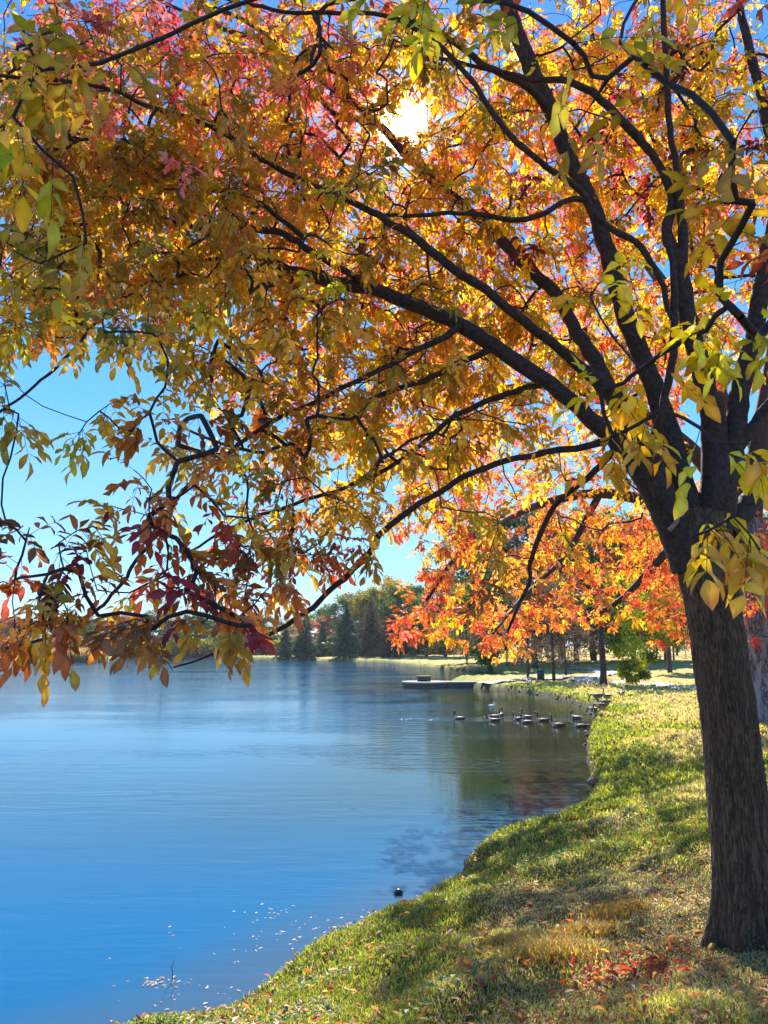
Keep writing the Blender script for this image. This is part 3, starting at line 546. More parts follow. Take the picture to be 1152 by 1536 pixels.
# ------------------------------------------------------------------ the ash behind, orange-red, grey trunk at the frame edge
B0=GP(1150,1086); B2=thing('ash_tree','orange and red leaved ash with pale grey trunk behind the dark foreground trunk','tree',tuple(B0))
mb=MB(); y2=B0[1]; s2=y2/F
L=[(1152,1105,y2,48),(1150,1080,y2,42),(1147,1040,y2,36),(1143,980,y2,32),(1138,920,y2,30),(1130,850,y2,28),(1120,780,y2,24)]
p_,r_=trace(L); mb.tube(p_,r_,40); mb.build('trunk',M_grey,B2,B0)
LM=[[(1130,860,y2,20),(1080,800,y2-.4,14),(1000,760,y2-.8,10),(900,740,y2-1,8),(800,760,y2-1.3,6),(700,820,y2-1.6,4),(640,900,y2-1.8,2.5)],
    [(1128,830,y2,20),(1060,700,y2,13),(960,620,y2,10),(840,580,y2-.2,7),(720,590,y2-.4,5),(620,650,y2-.6,3)],
    [(1120,790,y2,20),(1080,600,y2+.3,14),(1010,450,y2+.6,10),(920,330,y2+.8,7)],
    [(1120,790,y2,20),(1150,600,y2+.3,14),(1180,400,y2+.6,10)],[(1130,850,y2,18),(1200,760,y2,12),(1330,700,y2,8)],
    [(1040,780,y2-.6,8),(980,850,y2-1,6),(930,900,y2-1.3,4),(880,930,y2-1.5,3)],[(900,740,y2-1,6),(850,830,y2-1.3,4),(780,900,y2-1.6,3),(740,950,y2-1.7,2)]]
def yo(a): return float(ss(860,640,a))*y2*.30
nodes=[];dirs=[];rads=[]
for L in LM:
    L=[(q[0],q[1],q[2]-yo(q[0]),q[3]) for q in L]; p_,r_=trace(L); mb=MB(); mb.tube(p_,r_,10); mb.build('limb',M_limb,B2,B0); nodes+=list(p_[4:]); dirs+=list(nrm(np.gradient(p_,axis=0))[4:]); rads+=list(r_[4:])
T_=[];CC=[]
px,py,_,_=sample(MAPR,11000,0,0)
for a,b in zip(px,py):
    if not (b>430 and a>590 and b<985): continue
    if b>880+(a-600)*.0+ (90 if a<700 else (110 if a<790 else 60)): continue
    p=P(a,b,y2+RNG.uniform(-2.4,1.8)-yo(a))
    if p[2]<2.9 or blocks(p,.6): continue
    T_.append(p); CC.append(colour(a,b,True))
for a,b in [(600,955),(612,970),(625,940),(640,930),(655,905),(670,890),(600,975),(690,940),(715,960),(730,985),(740,975),(720,925),(750,940),(770,950),(800,940),(830,930),(870,940),(850,915),(960,920),(1000,950),(990,985),(1010,970),(1030,985),(975,940),(630,880),(650,870)]*3:
    T_.append(P(a+RNG.uniform(-12,12),b-24+RNG.uniform(-10,10),y2-1.5-yo(a)+RNG.uniform(-.5,.5))); CC.append(pal(['orange','red','rust','pink'],[4,3,1,1.5]))
for _ in range(700):
    u=RNG.normal(0,1,3); u/=np.linalg.norm(u); c_=B0+np.array([.5,.8,5.2]); p=c_+u*np.array([5.5,4.5,3.8])*RNG.uniform(.5,1)
    if p[2]<(5.5 if p[0]<B0[0]-1.5 else 3.2) or blocks(p,1): continue
    T_.append(p); CC.append(pal(['orange','red','gold','crimson'],[3,2,2,1]))
T_=np.array(T_);CC=np.array(CC)
print('back ash sprays',len(T_))
paths,td=grow(nodes,dirs,rads,T_,step=.25,tip=.003); tw=MB()
for p_,r_ in paths: tw.tube(p_,r_,4,cap=False)
tw.build('twigs',M_twig,B2,B0,col=False)
V,FS,col=sprays(T_,nrm(td),RNG.integers(5,8,len(T_)),np.full(len(T_),.2),np.full(len(T_),.105),colf,None,droop=.45)
build('crown',V,FS,M_leaf,B2,B0,col)
exec_rest=True
# ------------------------------------------------------------------ other trees
def leafcloud(cent,rad,n,size,cols,flat=.7,jit=1.0):
    k=RNG.integers(0,len(cent),n); u=RNG.normal(0,1,(n,3)); u=nrm(u)*(RNG.random((n,1))**.45); O=cent[k]+u*rad[k][:,None]*[1,1,flat]
    Dr=nrm(RNG.normal(0,1,(n,3))+[0,0,-.3]); N=perp_up(Dr,jit); L=size*RNG.uniform(.6,1.4,n)
    c=cols[RNG.integers(0,len(cols),len(cent))][k]*RNG.uniform(.7,1.3,(n,1))*RNG.uniform(.8,1.2,(len(cent),1))[k]
    return leaflets(O,Dr,N,L,L*RNG.uniform(.6,.9,n),np.clip(c,0,.9),True,.1,.1)
def tree_mesh(H,W,trunk,nb,nleaf,size,cols,crown0=.3,r0=None,bare=False,droop=0,mbark=None,mleaf=None,seed=0,lean=0):
    """returns root empty with trunk and crown (unit: metres, base at 0)"""
    root=bpy.data.objects.new('tree',None); C.objects.link(root); r0=r0 or H*.02; mb=MB()
    ax=catmull([(0,0,-.3),(0,0,0),(lean*.2,RNG.normal(0,.01)*H,H*.3),(lean*.5+RNG.normal(0,.02)*H,RNG.normal(0,.02)*H,H*.6),(lean+RNG.normal(0,.02)*H,RNG.normal(0,.02)*H,H*.93)],5)
    rr_=np.interp(np.linspace(0,1,len(ax)),[0,.06,.12,.5,1],[1.7,1.3,1.05,.7,.12])*r0; mb.tube(ax,rr_,12)
    cent=[];rad=[]
    for b in range(nb):
        f=crown0*.75+(0.97-crown0*.75)*((b+.5)/nb)**.9; z=f*H; i_=int(np.clip(f/.93*(len(ax)-6)+5,3,len(ax)-2)); a=RNG.uniform(0,6.283)+b*2.4
        prof=math.sin(math.pi*min(1,max(.08,(f-crown0*.8)/(1.05-crown0*.8)))**.75); ln=W/2*prof*RNG.uniform(.65,1.05)+.02*H
        s=ax[np.argmin(np.abs(ax[:,2]-z*.86))]; e=s+np.array([math.cos(a)*ln,math.sin(a)*ln,ln*RNG.uniform(.25,.7)-droop*ln]); mid=(s+e)/2+[0,0,ln*.12*(1 if droop<.5 else 1.5)]
        rb=r0*.38*(1-f*.6); c=catmull([s,mid,e],4); mb.tube(c,np.linspace(rb,rb*.2,len(c)),5)
        for q in range(5 if bare else 4):
            t=RNG.uniform(.35,1); st=c[int(t*(len(c)-1))]; ee=st+RNG.normal(0,1,3)*W*.09+[0,0,W*.04-droop*W*.1]; 
            if bare: 
                mb.tube([st,(st+ee)/2+RNG.normal(0,.02,3)*W,ee],[rb*.25,rb*.16,rb*.06],3,cap=False)
                for w2 in range(5):
                    e3=ee+RNG.normal(0,1,3)*W*.07+[0,0,W*.03]; mb.tube([st+(ee-st)*RNG.uniform(.3,1),e3],[rb*.1,rb*.04],3,cap=False)
            cent.append(ee); rad.append(W*RNG.uniform(.07,.13))
        cent.append(e); rad.append(W*RNG.uniform(.09,.14))
    t_=mb.build('trunk',mbark or M_fbark,root,col=False)
    if nleaf:
        V,FS,col=leafcloud(np.array(cent),np.array(rad),nleaf,size,np.array(cols)); build('crown',V,FS,mleaf or M_far,root,col=col)
    root['H']=H; return root
def conifer_mesh(H,W,cols,n=42):
    root=bpy.data.objects.new('tree',None); C.objects.link(root); mb=MB(); mb.tube([(0,0,-.3),(0,0,H*.5),(0,0,H)],[H*.018,H*.012,.02],10)
    O=[];Dr=[];L=[];cl=[]
    cols=np.array(cols)
    for b in range(n):
        f=(b+.5)/n; z=H*(.06+.93*f); ln=W/2*(1-f)**.75*RNG.uniform(.6,1.25)+.25
        for a in np.arange(0,6.283,6.283/7)+RNG.uniform(0,6.283):
            a+=RNG.normal(0,.15); l2=ln*RNG.uniform(.75,1.1); s=np.array([0,0,z]); dr=np.array([math.cos(a),math.sin(a),-.12-.2*(1-f)]); e=s+dr*l2
            if RNG.random()<.35: mb.tube([s,e],[.05,.015],3,cap=False)
            m_=int(10+l2*9); t=RNG.random(m_)**.7; p_=s+dr*(t*l2)[:,None]; p_[:,2]-=.12*l2*t*t
            O.append(p_); sd=np.array([-math.sin(a),math.cos(a),0]); Dr.append(nrm(dr*.6+sd*RNG.choice([-1,1],m_)[:,None]*RNG.uniform(.2,1,m_)[:,None]+[0,0,-.35]+RNG.normal(0,.2,(m_,3))))
            L.append(np.full(m_,.28+.09*l2)*RNG.uniform(.7,1.3,m_)); cl.append(cols[RNG.integers(0,len(cols),m_)]*RNG.uniform(.6,1.3))
    mb.build('trunk',M_fbark,root,col=False); O=np.concatenate(O);Dr=np.concatenate(Dr);L=np.concatenate(L)
    V,FS,col=leaflets(O,Dr,perp_up(Dr,.5),L,L*.45,np.clip(np.concatenate(cl),0,.9),True,.1,.2); build('crown',V,FS,M_far,root,col=col); root['H']=H; return root
def copy_tree(o):
    c=o.copy(); C.objects.link(c)
    for ch in list(o.children):
        k=ch.copy(); C.objects.link(k); k.parent=c
    return c
g1=[(.06,.11,.03),(.09,.14,.035),(.12,.16,.04)]; yg=[(.28,.24,.04),(.20,.22,.04),(.12,.16,.035),(.34,.25,.04)]; yel=[(.5,.33,.04),(.42,.30,.04),(.3,.25,.04)]
org=[(.5,.2,.06),(.45,.14,.06),(.42,.25,.08)]; brn=[(.16,.11,.07),(.2,.14,.09),(.12,.10,.07)]; blu=[(.035,.08,.045),(.055,.11,.05),(.03,.065,.045)]; dkg=[(.05,.085,.03),(.08,.11,.03),(.2,.22,.03)]
rdb=[(.16,.10,.06),(.10,.10,.06),(.22,.13,.06)]
PR={'green':[tree_mesh(16,13,0,15,9000,.42,g1,.07,.36) for _ in range(2)],'yg':[tree_mesh(17,13,0,16,9000,.42,yg,.07,.36) for _ in range(2)],'yellow':[tree_mesh(14,11,0,14,6000,.42,yel,.07,.3)],
 'orange':[tree_mesh(12,10,0,13,6000,.4,org,.06,.26)],'bare':[tree_mesh(14,10,0,16,1500,.2,brn,.25,.24,bare=True) for _ in range(2)],'brown':[tree_mesh(9,7.5,0,15,5200,.17,brn,.22,.16,bare=True) for _ in range(2)],
 'blue':[conifer_mesh(16,8.5,blu),conifer_mesh(15,8,blu)],'redfir':[conifer_mesh(15,10,rdb,36)],'mid':[tree_mesh(10,7,0,14,9000,.2,org+yg,.3,.25)]}
used={}
LAB=[]
def place(kind,px,dist,toppy,name,label,cat='tree',group=None,wide=1.0,exact=None):
    lst=PR[kind]; k=used.get(kind,0); used[kind]=k+1; src=lst[k%len(lst)]; o=src if k<len(lst) else copy_tree(src)
    if exact is None: x=(px-576)/F*dist*1.0; p=P(px,975,dist); x=p[0]; y=dist
    else: x,y=exact[0],exact[1]
    z=gz1(x,y); top=P(px,toppy,y)[2]; s=(top-z)/src['H']/.97
    o.location=(x,y,z); o.scale=(s*wide,s*wide,s); o.rotation_euler=(0,0,RNG.uniform(0,6.28)); o.name=name
    tag(o,label,cat,group); return o
W=[]
# right bank, nearest first
def on(px,py): return GP(px,py)
place('brown',792,0,880,'bare_tree','slim bare-twigged tree left of the dark litter bin by the shore','tree','small trees on the lawn',exact=on(792,1018))
place('brown',830,0,860,'bare_tree','slim grey-twigged tree just right of the dark litter bin','tree','small trees on the lawn',exact=on(831,1021))
place('brown',848,0,880,'bare_tree','thin brown tree standing right of the pale blue bench','tree','small trees on the lawn',exact=on(849,1014))
place('brown',806,0,905,'bare_tree','small grey-brown tree behind the litter bin and its two neighbours','tree','small trees on the lawn',exact=on(806,1004))
place('mid',1005,0,850,'park_tree','orange-topped tree with straight trunk standing on the lawn beyond the curved path','tree',exact=on(1005,1009))
place('green',864,0,800,'shade_tree','large tree with very thick dark flared trunk beyond the pale blue bench','tree','thick old trees',exact=on(865,997))
place('green',838,0,820,'shade_tree','large dark tree with thick trunk left of the widest old tree','tree','thick old trees',exact=on(843,990))
place('yg',668,0,845,'cottonwood_tree','tall green tree with stout trunk on the lawn behind the stone pier','tree',exact=on(668,984.5))
bgR=[('brown',700,120,915),('bare',735,150,905),('brown',760,110,920),('bare',785,170,900),('brown',900,120,905),('bare',930,160,900),('brown',960,130,910),('yg',1015,190,900),('green',1040,150,905),('brown',985,170,915),('brown',885,165,920),('bare',820,180,905),('yellow',720,200,915),('green',760,210,912),('brown',1080,160,905),('green',1120,170,890),('green',940,230,915),('brown',870,210,915),('yg',1160,150,880),('bare',1010,120,905)]
bgR+=[('yg',720,130,770),('green',780,120,760),('brown',840,110,775),('yg',890,125,760),('orange',950,110,790),('green',1000,130,770),('yg',1060,120,760),('green',1120,110,770),('orange',800,100,820),('green',735,95,850)]
wordR=['left end of the far lawn','behind the fence posts','behind the bare tree and bin','deep behind the slim trees','seen through the gap right of the thick trunk','far behind the hanging green branches','beyond the drooping leafy tree','yellow-green crown right of the drooping tree','dark crown beside the big foreground trunk','thin crown left of the foreground trunk','low crown by the widest old trunk','high twigs above the pale blue bench','yellow crown far behind the left lawn','deep green crown far behind the fence','brown crown hidden behind the foreground trunk','dark crown right of the foreground trunk','farthest dark crown beyond the path','faint brown crown beyond the thick old trees','yellow-green crown at the right frame edge','bare crown nearest the foreground trunk','tall yellow-green crown above the white gull','tall dark green crown above the left of the flock','tall brown crown above the middle of the flock','tall yellow-green crown above the thick old trees','tall orange crown above the hanging oak boughs','tall green crown touching the right of the oak','tall yellow-green crown behind the upper foreground trunk','tall green crown seen between the two big trunks','orange crown right behind the litter bin trees','green crown left of the litter bin trees, over the pier path']
nmK={'brown':'bare_tree','bare':'bare_tree','yg':'leafy_tree','green':'leafy_tree','yellow':'leafy_tree','orange':'leafy_tree'}
for (k_,a,d_,t_),w_ in zip(bgR,wordR): place(k_,a,d_,t_,nmK[k_],'distant park tree, '+w_,'tree','trees across the far lawn')
mid=[('blue',428,0,938,(428,987.5),'small blue-green conifer at the left end of the conifer row on the far shore'),('blue',457,0,918,(457,988.7),'blue-green conifer with clear trunk, second in the row on the far shore'),('blue',519,0,903,(519,988),'tall narrow dark conifer in the middle of the far shore'),('redfir',557,0,898,(557,990),'broad rusty brown conifer beside the tall dark one'),('blue',478,0,935,(484,984.5),'short conifer set back between the second and the tall conifer'),('blue',590,0,915,(588,986),'dark conifer at the right end of the conifer row')]
for k_,a,_,t_,e_,lb in mid: place(k_,a,0,t_,'conifer_tree',lb,'conifer','conifers along the far shore',exact=on(*e_),wide=1.1)
bgM=[('orange',497,235,925,'pinkish orange tree between the conifers'),('yg',545,230,880,'tall yellow-topped tree behind the rusty conifer'),('yellow',572,225,876,'golden crown directly above the rusty conifer'),('yg',600,215,872,'yellow-green crown left of the sky gap above the pier'),('green',620,200,878,'green crown above the left end of the pier'),('green',520,240,897,'dark green crown behind the tall narrow conifer'),('yg',640,190,885,'green-gold crown between pier and cottonwood'),('green',700,180,880,'dark crown right of the cottonwood'),('green',488,255,910,'round green crown left of the tall conifer'),('green',585,240,885,'dark green crown behind the golden one')]
for k_,a,d_,t_,lb in bgM: place(k_,a,d_,t_,'leafy_tree',lb,'tree','autumn trees behind the conifers',wide=1.15)
kinds=['green','yg','green','orange','yg','green','bare','yellow','green','yg','green','green','orange','yg','green','bare','green','yg']
TL=['just outside the left edge','at the left edge above the reeds','left of the reed bed','over the left half of the reed bed','over the right half of the reed bed','right of the reed bed','left of the tall leafless tree','below the tall leafless tree','right of the tall leafless tree','low beside the open shore left','over the open shore left','over the middle of the open shore','above the end of the long open shore','behind the first conifer','behind the second conifer','between second and tall conifer','behind the tall conifer','between tall and rusty conifers','behind the rusty conifer','right of the rusty conifer','behind the right end of the conifer row','behind the left end of the pier','behind the stone block of the pier','behind the cottonwood','right of the cottonwood','at the left end of the wire fence']
for q in range(26):
    a=-40+q*19+RNG.uniform(-6,6); k_=kinds[q%len(kinds)]; 
    t_=928+8*math.sin(q*1.3)+RNG.uniform(-6,6); place(k_,a,265+RNG.uniform(0,45),t_,'leafy_tree' if k_!='bare' else 'bare_tree','far shore treeline, '+{'green':'dull green','yg':'yellow-green','orange':'rusty','yellow':'yellow','bare':'leafless'}[k_]+' tree, '+TL[q],'tree','treeline across the lake',wide=1.5)
def bush_mesh(cols):
    root=bpy.data.objects.new('shrub',None); C.objects.link(root); mb=MB(); cent=[]
    for q in range(14):
        e=np.array([RNG.uniform(-3.2,3.2),RNG.uniform(-1.6,1.6),RNG.uniform(.6,2.6)]); cent.append(e); mb.tube([(e[0]*.3,e[1]*.3,-.1),e*[.7,.7,.6],e],[.06,.04,.015],4,cap=False)
    mb.build('stem',M_fbark,root,col=False); V,FS,col=leafcloud(np.array(cent),np.full(14,1.1),3400,.34,np.array(cols)); build('crown',V,FS,M_far,root,col=col); root['H']=3.4; return root
PR['bush']=[bush_mesh(g1),bush_mesh(yg),bush_mesh(org+brn)]
BL=['left of the reed bed','at the back of the reed bed','just right of the reed bed','under the tall leafless tree','under the low crowns at left','right of the tall leafless tree','on the open far shore','left of the first conifer','between the first conifers','beside the tall conifer','between the tall and rusty conifers','right of the rusty conifer','behind the left end of the pier','behind the pier block','below the cottonwood','left end of the wire fence']
for q in range(30):
    a=-30+q*24.5+RNG.uniform(-6,6); place('bush',a,(255 if a<470 else 215)+RNG.uniform(-4,14),952+RNG.uniform(-6,6),'shrub','low '+['green','yellow-green','rusty brown'][q%3]+' shrub '+BL[min(15,q//2)]+(', the nearer of two' if q%2 else ', the farther of two'),'shrub','shrubs along the far shore',wide=1.5)
place('bare',245,250,888,'bare_tree','tall leafless tree rising above the treeline at left across the lake','tree','treeline across the lake')
# ------------------------------------------------------------------ green drooping tree
pg=on(906,1027); gt=thing('oak_tree','young tree with hanging yellow-green leafy boughs beside the curved path','tree',tuple(pg)); mb=MB(); yg_=pg[1]
L=[(906,1030,yg_,7.5),(905,1022,yg_,5.5),(905,1000,yg_,4.5),(902,960,yg_,4.2),(900,900,yg_,4),(905,840,yg_,3)]
p_,r_=trace(L); mb.tube(p_,r_,14)
cent=[];rad=[]
for (a,b,c,d_) in [(925,950,-1,18),(945,935,-2,22),(965,930,-2,22),(985,935,-1,20),(930,975,-2,16),(950,970,-3,20),(970,965,-2,20),(990,960,-1,16),(940,1000,-3,13),(955,995,-3,15),(965,1012,-3,9),(948,1018,-3,8),(935,1010,-2.5,8),(975,985,-2,13),(920,965,-1.5,10),(918,930,-1,14),(1000,940,0,16),(1015,960,0,10),(955,905,0,24),(985,900,0,20),(925,905,0,20),(890,900,1,16),(905,870,0,24),(950,870,0,24)]:
    p=P(a,b,yg_+c); e=d_*yg_/F; cent.append(p); rad.append(e); s=P(903,b-30 if b<980 else 930,yg_); m_=(s+p)/2+[0,0,e*.8]; cc=catmull([s,m_,p],4); mb.tube(cc,np.linspace(.06,.012,len(cc)),5)
mb.build('trunk',M_fbark,gt,pg,col=False)
V,FS,col=leafcloud(np.array(cent),np.array(rad)*1.15,9500,.17,np.array([(.10,.15,.02),(.16,.2,.02),(.32,.36,.03),(.07,.11,.02),(.45,.42,.04)])); build('crown',V,FS,M_far,gt,pg,col)
# ------------------------------------------------------------------ grass, litter, floating leaves
def blades(n,r0,r1,a0,a1,pw,hf,wf,seed,colf_,keep=None):
    u=RNG.random(n); r=(r0**(1-pw)+u*(r1**(1-pw)-r0**(1-pw)))**(1/(1-pw)); th=RNG.uniform(a0,a1,n); x=r*np.sin(th); y=r*np.cos(th); d=sdist(x,y)
    k=d>.03+.14*RNG.random(n)
    if keep is not None: k&=keep(x,y)
    x,y,r,d=x[k],y[k],r[k],d[k]; z=gz(x,y,d); n=len(x); h=hf(x,y,r,d); wd=wf(r)
    a=RNG.uniform(0,6.283,n); ln=RNG.uniform(.2,1.0,n)*h; dx=np.cos(a)*ln; dy=np.sin(a)*ln; sa=RNG.uniform(0,6.283,n); sx=np.cos(sa)*wd; sy=np.sin(sa)*wd
    base=np.stack([x,y,z-.006],1); S=np.stack([sx,sy,0*sx],1); m1=base+np.stack([dx*.35,dy*.35,h*.6],1); tp=base+np.stack([dx,dy,h*np.clip(1.05-.5*(ln/h)**2,.4,1)],1)
    V=np.stack([base-S/2,base+S/2,m1-S*.38,m1+S*.38,tp],1).reshape(-1,3); o=(np.arange(n)*5)[:,None]
    return V,[np.array([[2,3,4]])+o,np.array([[0,1,3,2]])+o],np.repeat(colf_(x,y,d),5,axis=0)
def gcol(x,y,d):
    g=patch(x,y)+RNG.normal(0,.18,len(x)); gr=np.array([.25,.27,.04]); st=np.array([.48,.40,.16]); yl=np.array([.43,.40,.075]); dg=np.array([.09,.13,.035])
    c=np.where((g>.72)[:,None],gr,np.where((g>.45)[:,None],yl,st)); c=np.where((RNG.random(len(x))<.2)[:,None]&(g>.4)[:,None],dg,c); return c*RNG.uniform(.7,1.25,(len(x),1))
def hf(x,y,r,d): 
    t=ss(.55,.7,fbm(x*1.1,y*1.1,77)); return (.019+.028*patch(x,y)+.018*t)*RNG.uniform(.6,1.5,len(x))*(1+.012*r)
V1=blades(330000,2.4,14,-.5,.62,1.35,hf,lambda r:.0035+.0011*r,1,gcol)
V2=blades(150000,13,60,-.2,.62,1.3,lambda x,y,r,d:(.06+.0015*r)*RNG.uniform(.6,1.4,len(x)),lambda r:.002*r,2,gcol)
def merge(*P_):
    Vs=[];T=[];Qd=[];cs=[];n=0
    for V,FS,c in P_:
        for f in FS: (T if f.shape[1]==3 else Qd).append(f+n)
        Vs.append(V);cs.append(c);n+=len(V)
    return np.concatenate(Vs),[np.concatenate(q) for q in (T,Qd) if q],np.concatenate(cs)
V,FS,col=merge(V1,V2); tag(build('grass',V,FS,M_grass,col=col,smooth=False),'short green and straw coloured turf along the sloping lake bank','grass',kind='stuff')
# dry golden tufts
tufts=[(830,1430,.26,.12),(770,1415,.15,.08),(875,1400,.18,.09),(925,1370,.18,.08)]
Vs=[]
for a,b,R_,H_ in tufts:
    c=GP(a,b); n=1700; q=RNG.normal(0,1,(n,2))*R_*.42; x=c[0]+q[:,0]*1.5; y=c[1]+q[:,1]; z=gz(x,y); h=H_*RNG.uniform(.4,1.1,n); an=RNG.uniform(0,6.283,n); l=h*RNG.uniform(.3,1.1,n); O=np.stack([x,y,z],1)
    S=np.stack([np.cos(an+1.57),np.sin(an+1.57),0*an],1)*.0035; m1=O+np.stack([np.cos(an)*l*.4,np.sin(an)*l*.4,h*.65],1); tp=O+np.stack([np.cos(an)*l,np.sin(an)*l,h*.85],1)
    V=np.stack([O-S,O+S,m1-S*.8,m1+S*.8,tp],1).reshape(-1,3); o=(np.arange(n)*5)[:,None]; cc=np.array([(.50,.31,.07),(.38,.24,.06),(.34,.31,.07),(.56,.42,.15)])[RNG.integers(0,4,n)]
    Vs.append((V,[np.array([[2,3,4]])+o,np.array([[0,1,3,2]])+o],np.repeat(cc,5,axis=0)))
V,FS,col=merge(*Vs); tag(build('dry_grass',V,FS,M_grass,col=col,smooth=False),'golden dry tufts of taller grass on the bank left of the trunk','grass',kind='stuff')
# fallen leaves
n=9500; u=RNG.random(n); r=2.6*(16/2.6)**(u**1.1); th=RNG.uniform(-.5,.6,n); x=r*np.sin(th); y=r*np.cos(th)
pc=GP(965,1462); m_=230; x=np.r_[x,pc[0]+RNG.normal(0,.24,m_)]; y=np.r_[y,pc[1]+RNG.normal(0,.18,m_)]
d=sdist(x,y); k=d>.05; pile=(np.arange(len(x))>=n)[k]; x,y,d=x[k],y[k],d[k]; z=gz(x,y,d)+RNG.uniform(.012,.05,len(x)); n=len(x)
a=RNG.uniform(0,6.283,n); Dr=nrm(np.stack([np.cos(a),np.sin(a),RNG.normal(0,.35,n)],1)); L=RNG.uniform(.035,.085,n)
cc=np.array([(.36,.17,.06),(.5,.22,.05),(.25,.12,.06),(.6,.4,.08),(.4,.29,.18),(.42,.08,.04),(.45,.34,.22)])[RNG.choice(7,n,p=[.26,.14,.26,.08,.14,.07,.05])]
rp=np.array([(.5,.07,.03),(.55,.2,.05),(.26,.05,.035),(.2,.09,.05)])[RNG.integers(0,4,n)]; cc=np.where(pile[:,None],rp,cc)*RNG.uniform(.7,1.2,(n,1))
V,FS,col=leaflets(np.stack([x,y,z],1),Dr,perp_up(Dr,.35),L,L*.42,cc,False,.5,RNG.uniform(-.3,.3,n))
tag(build('fallen_leaves',V,FS,M_leaf,col=col),'brown, red and yellow fallen leaves scattered over the grassy bank','fallen leaves',kind='stuff')
# broad clover leaves near the water edge
n=26000; r=RNG.uniform(5,14,n); th=RNG.uniform(-.45,.5,n); x=r*np.sin(th); y=r*np.cos(th); d=sdist(x,y); k=(d>.04)&(d<2.6)&(fbm(x*1.6,y*1.6,91)>.5); x,y,d=x[k],y[k],d[k]; n=len(x); z=gz(x,y,d)+RNG.uniform(.015,.06,n)
a=RNG.uniform(0,6.283,n); Dr=nrm(np.stack([np.cos(a),np.sin(a),RNG.normal(0,.3,n)],1)); L=RNG.uniform(.02,.045,n); cc=np.array([(.10,.17,.05),(.14,.22,.06),(.2,.28,.1)])[RNG.integers(0,3,n)]
V,FS,col=leaflets(np.stack([x,y,z],1),Dr,perp_up(Dr,.3),L,L*.9,cc,False,.2,.1); tag(build('clover',V,FS,leafmat('clover_leaf',.3,.025),col=col),'low broad-leaved clover and weeds on the bank near the water','weeds',kind='stuff')
# leaves afloat
fx=[];fy=[]
for c,(sx,sy),m_ in ((G(415,1368),(.25,.15),26),(G(470,1410),(.6,.25),40),(G(500,1395),(.35,.15),60),(G(240,1475),(.12,.05),60),(G(300,1500),(.5,.25),60),(G(560,1375),(.4,.15),30),(G(300,1420),(1.2,.8),30),(G(885,1095),(.35,2.5),120),(G(630,1345),(.4,.2),14)):
    fx+=list(c[0]+RNG.normal(0,sx,m_)); fy+=list(c[1]+RNG.normal(0,sy,m_))
x=np.array(fx);y=np.array(fy); k=(sdist(x,y)<-.02)&(RNG.random(len(x))<.7); x,y=x[k],y[k]; n=len(x); a=RNG.uniform(0,6.283,n); Dr=np.stack([np.cos(a),np.sin(a),0*a],1); L=RNG.uniform(.02,.06,n)
cc=np.array([(.36,.26,.2),(.42,.36,.28),(.3,.18,.09),(.4,.2,.17)])[RNG.integers(0,4,n)]; V,FS,col=leaflets(np.stack([x,y,np.full(n,.006)],1),Dr,perp_up(Dr,.05),L,L*.4,cc,False,.15,-.03)
tag(build('floating_leaves',V,FS,M_leaf,col=col),'pale leaves and scraps floating on the water by the bank','floating leaves',kind='stuff')
# twig standing in the water
c=G(257,1474); mb=MB(); mb.tube([c+[0,0,-.1],c+[.01,0,.07],c+[.0,0,.14],c+[.02,0,.2]],[.005,.004,.003,.002],6); mb.tube([c+[.005,0,.1],c+[-.02,0,.15]],[.002,.001],4)
tag(mb.build('twig',M_twig,loc=c),'thin dark twig poking up from the shallow water at bottom left','twig')
c=G(597,1341); mb=MB(); t=np.linspace(0,1,9); mb.tube(np.c_[c[0]-.06+t*.13,np.full(9,c[1]),c[2]+.012+.018*np.sin(t*3.1)],.005+.03*np.sin(np.clip(t*3.1,.05,3.1)),12); tag(mb.build('rock',plain('wet_stone',(.05,.045,.04),.3,.4,30),loc=c),'small dark wet stone breaking the water off the bank','rock')
for q in range(16):
    yv=RNG.uniform(11,58); pxs=[p for p in _cs if abs(p[1]-yv)<.7 and p[0]>1]
    if not pxs: continue
    b0=pxs[RNG.integers(len(pxs))]; s=RNG.uniform(.04,.10)*(1+yv/90); c=np.array([b0[0]+RNG.normal(0,.06)-.04,b0[1]+RNG.normal(0,.06),RNG.uniform(0,.05)]); t=np.linspace(-1,1,9); mb=MB()
    mb.tube(np.c_[c[0]+t*s,c[1]+t*s*RNG.uniform(-.5,.5),c[2]+.03*np.sin(t*2)],s*.5*np.sqrt(np.clip(1-t*t,.02,1))*RNG.uniform(.75,1.15,9),9)
    if q==0: M_st=plain('bank_stone',(.085,.07,.055),.8,.5,14)
    tag(mb.build('rock',M_st,loc=c),'small brownish stone lodged in the eroded lip of the bank along the cove','rock','stones in the eroded bank')
for (a,b,s) in [(880,1100,.12),(890,1110,.1),(893,1118,.13),(886,1140,.1),(890,1175,.14),(884,1090,.12),(896,1084,.1)]:
    c=G(a,b); c[2]=.02; u=np.linspace(0,math.pi,9); t=np.linspace(-1,1,9); mb=MB(); mb.tube(np.c_[c[0]+t*s,c[1]+0*t,c[2]+.02*np.sin(u*2)],s*.7*np.sqrt(np.clip(1-t*t,.02,1))*RNG.uniform(.8,1.1,9),10)
    tag(mb.build('rock',plain('shore_stone',(.25,.22,.19),.8,.4,12),loc=c),'small grey stone at the foot of the grassy bank below the geese','rock','stones along the waterline')
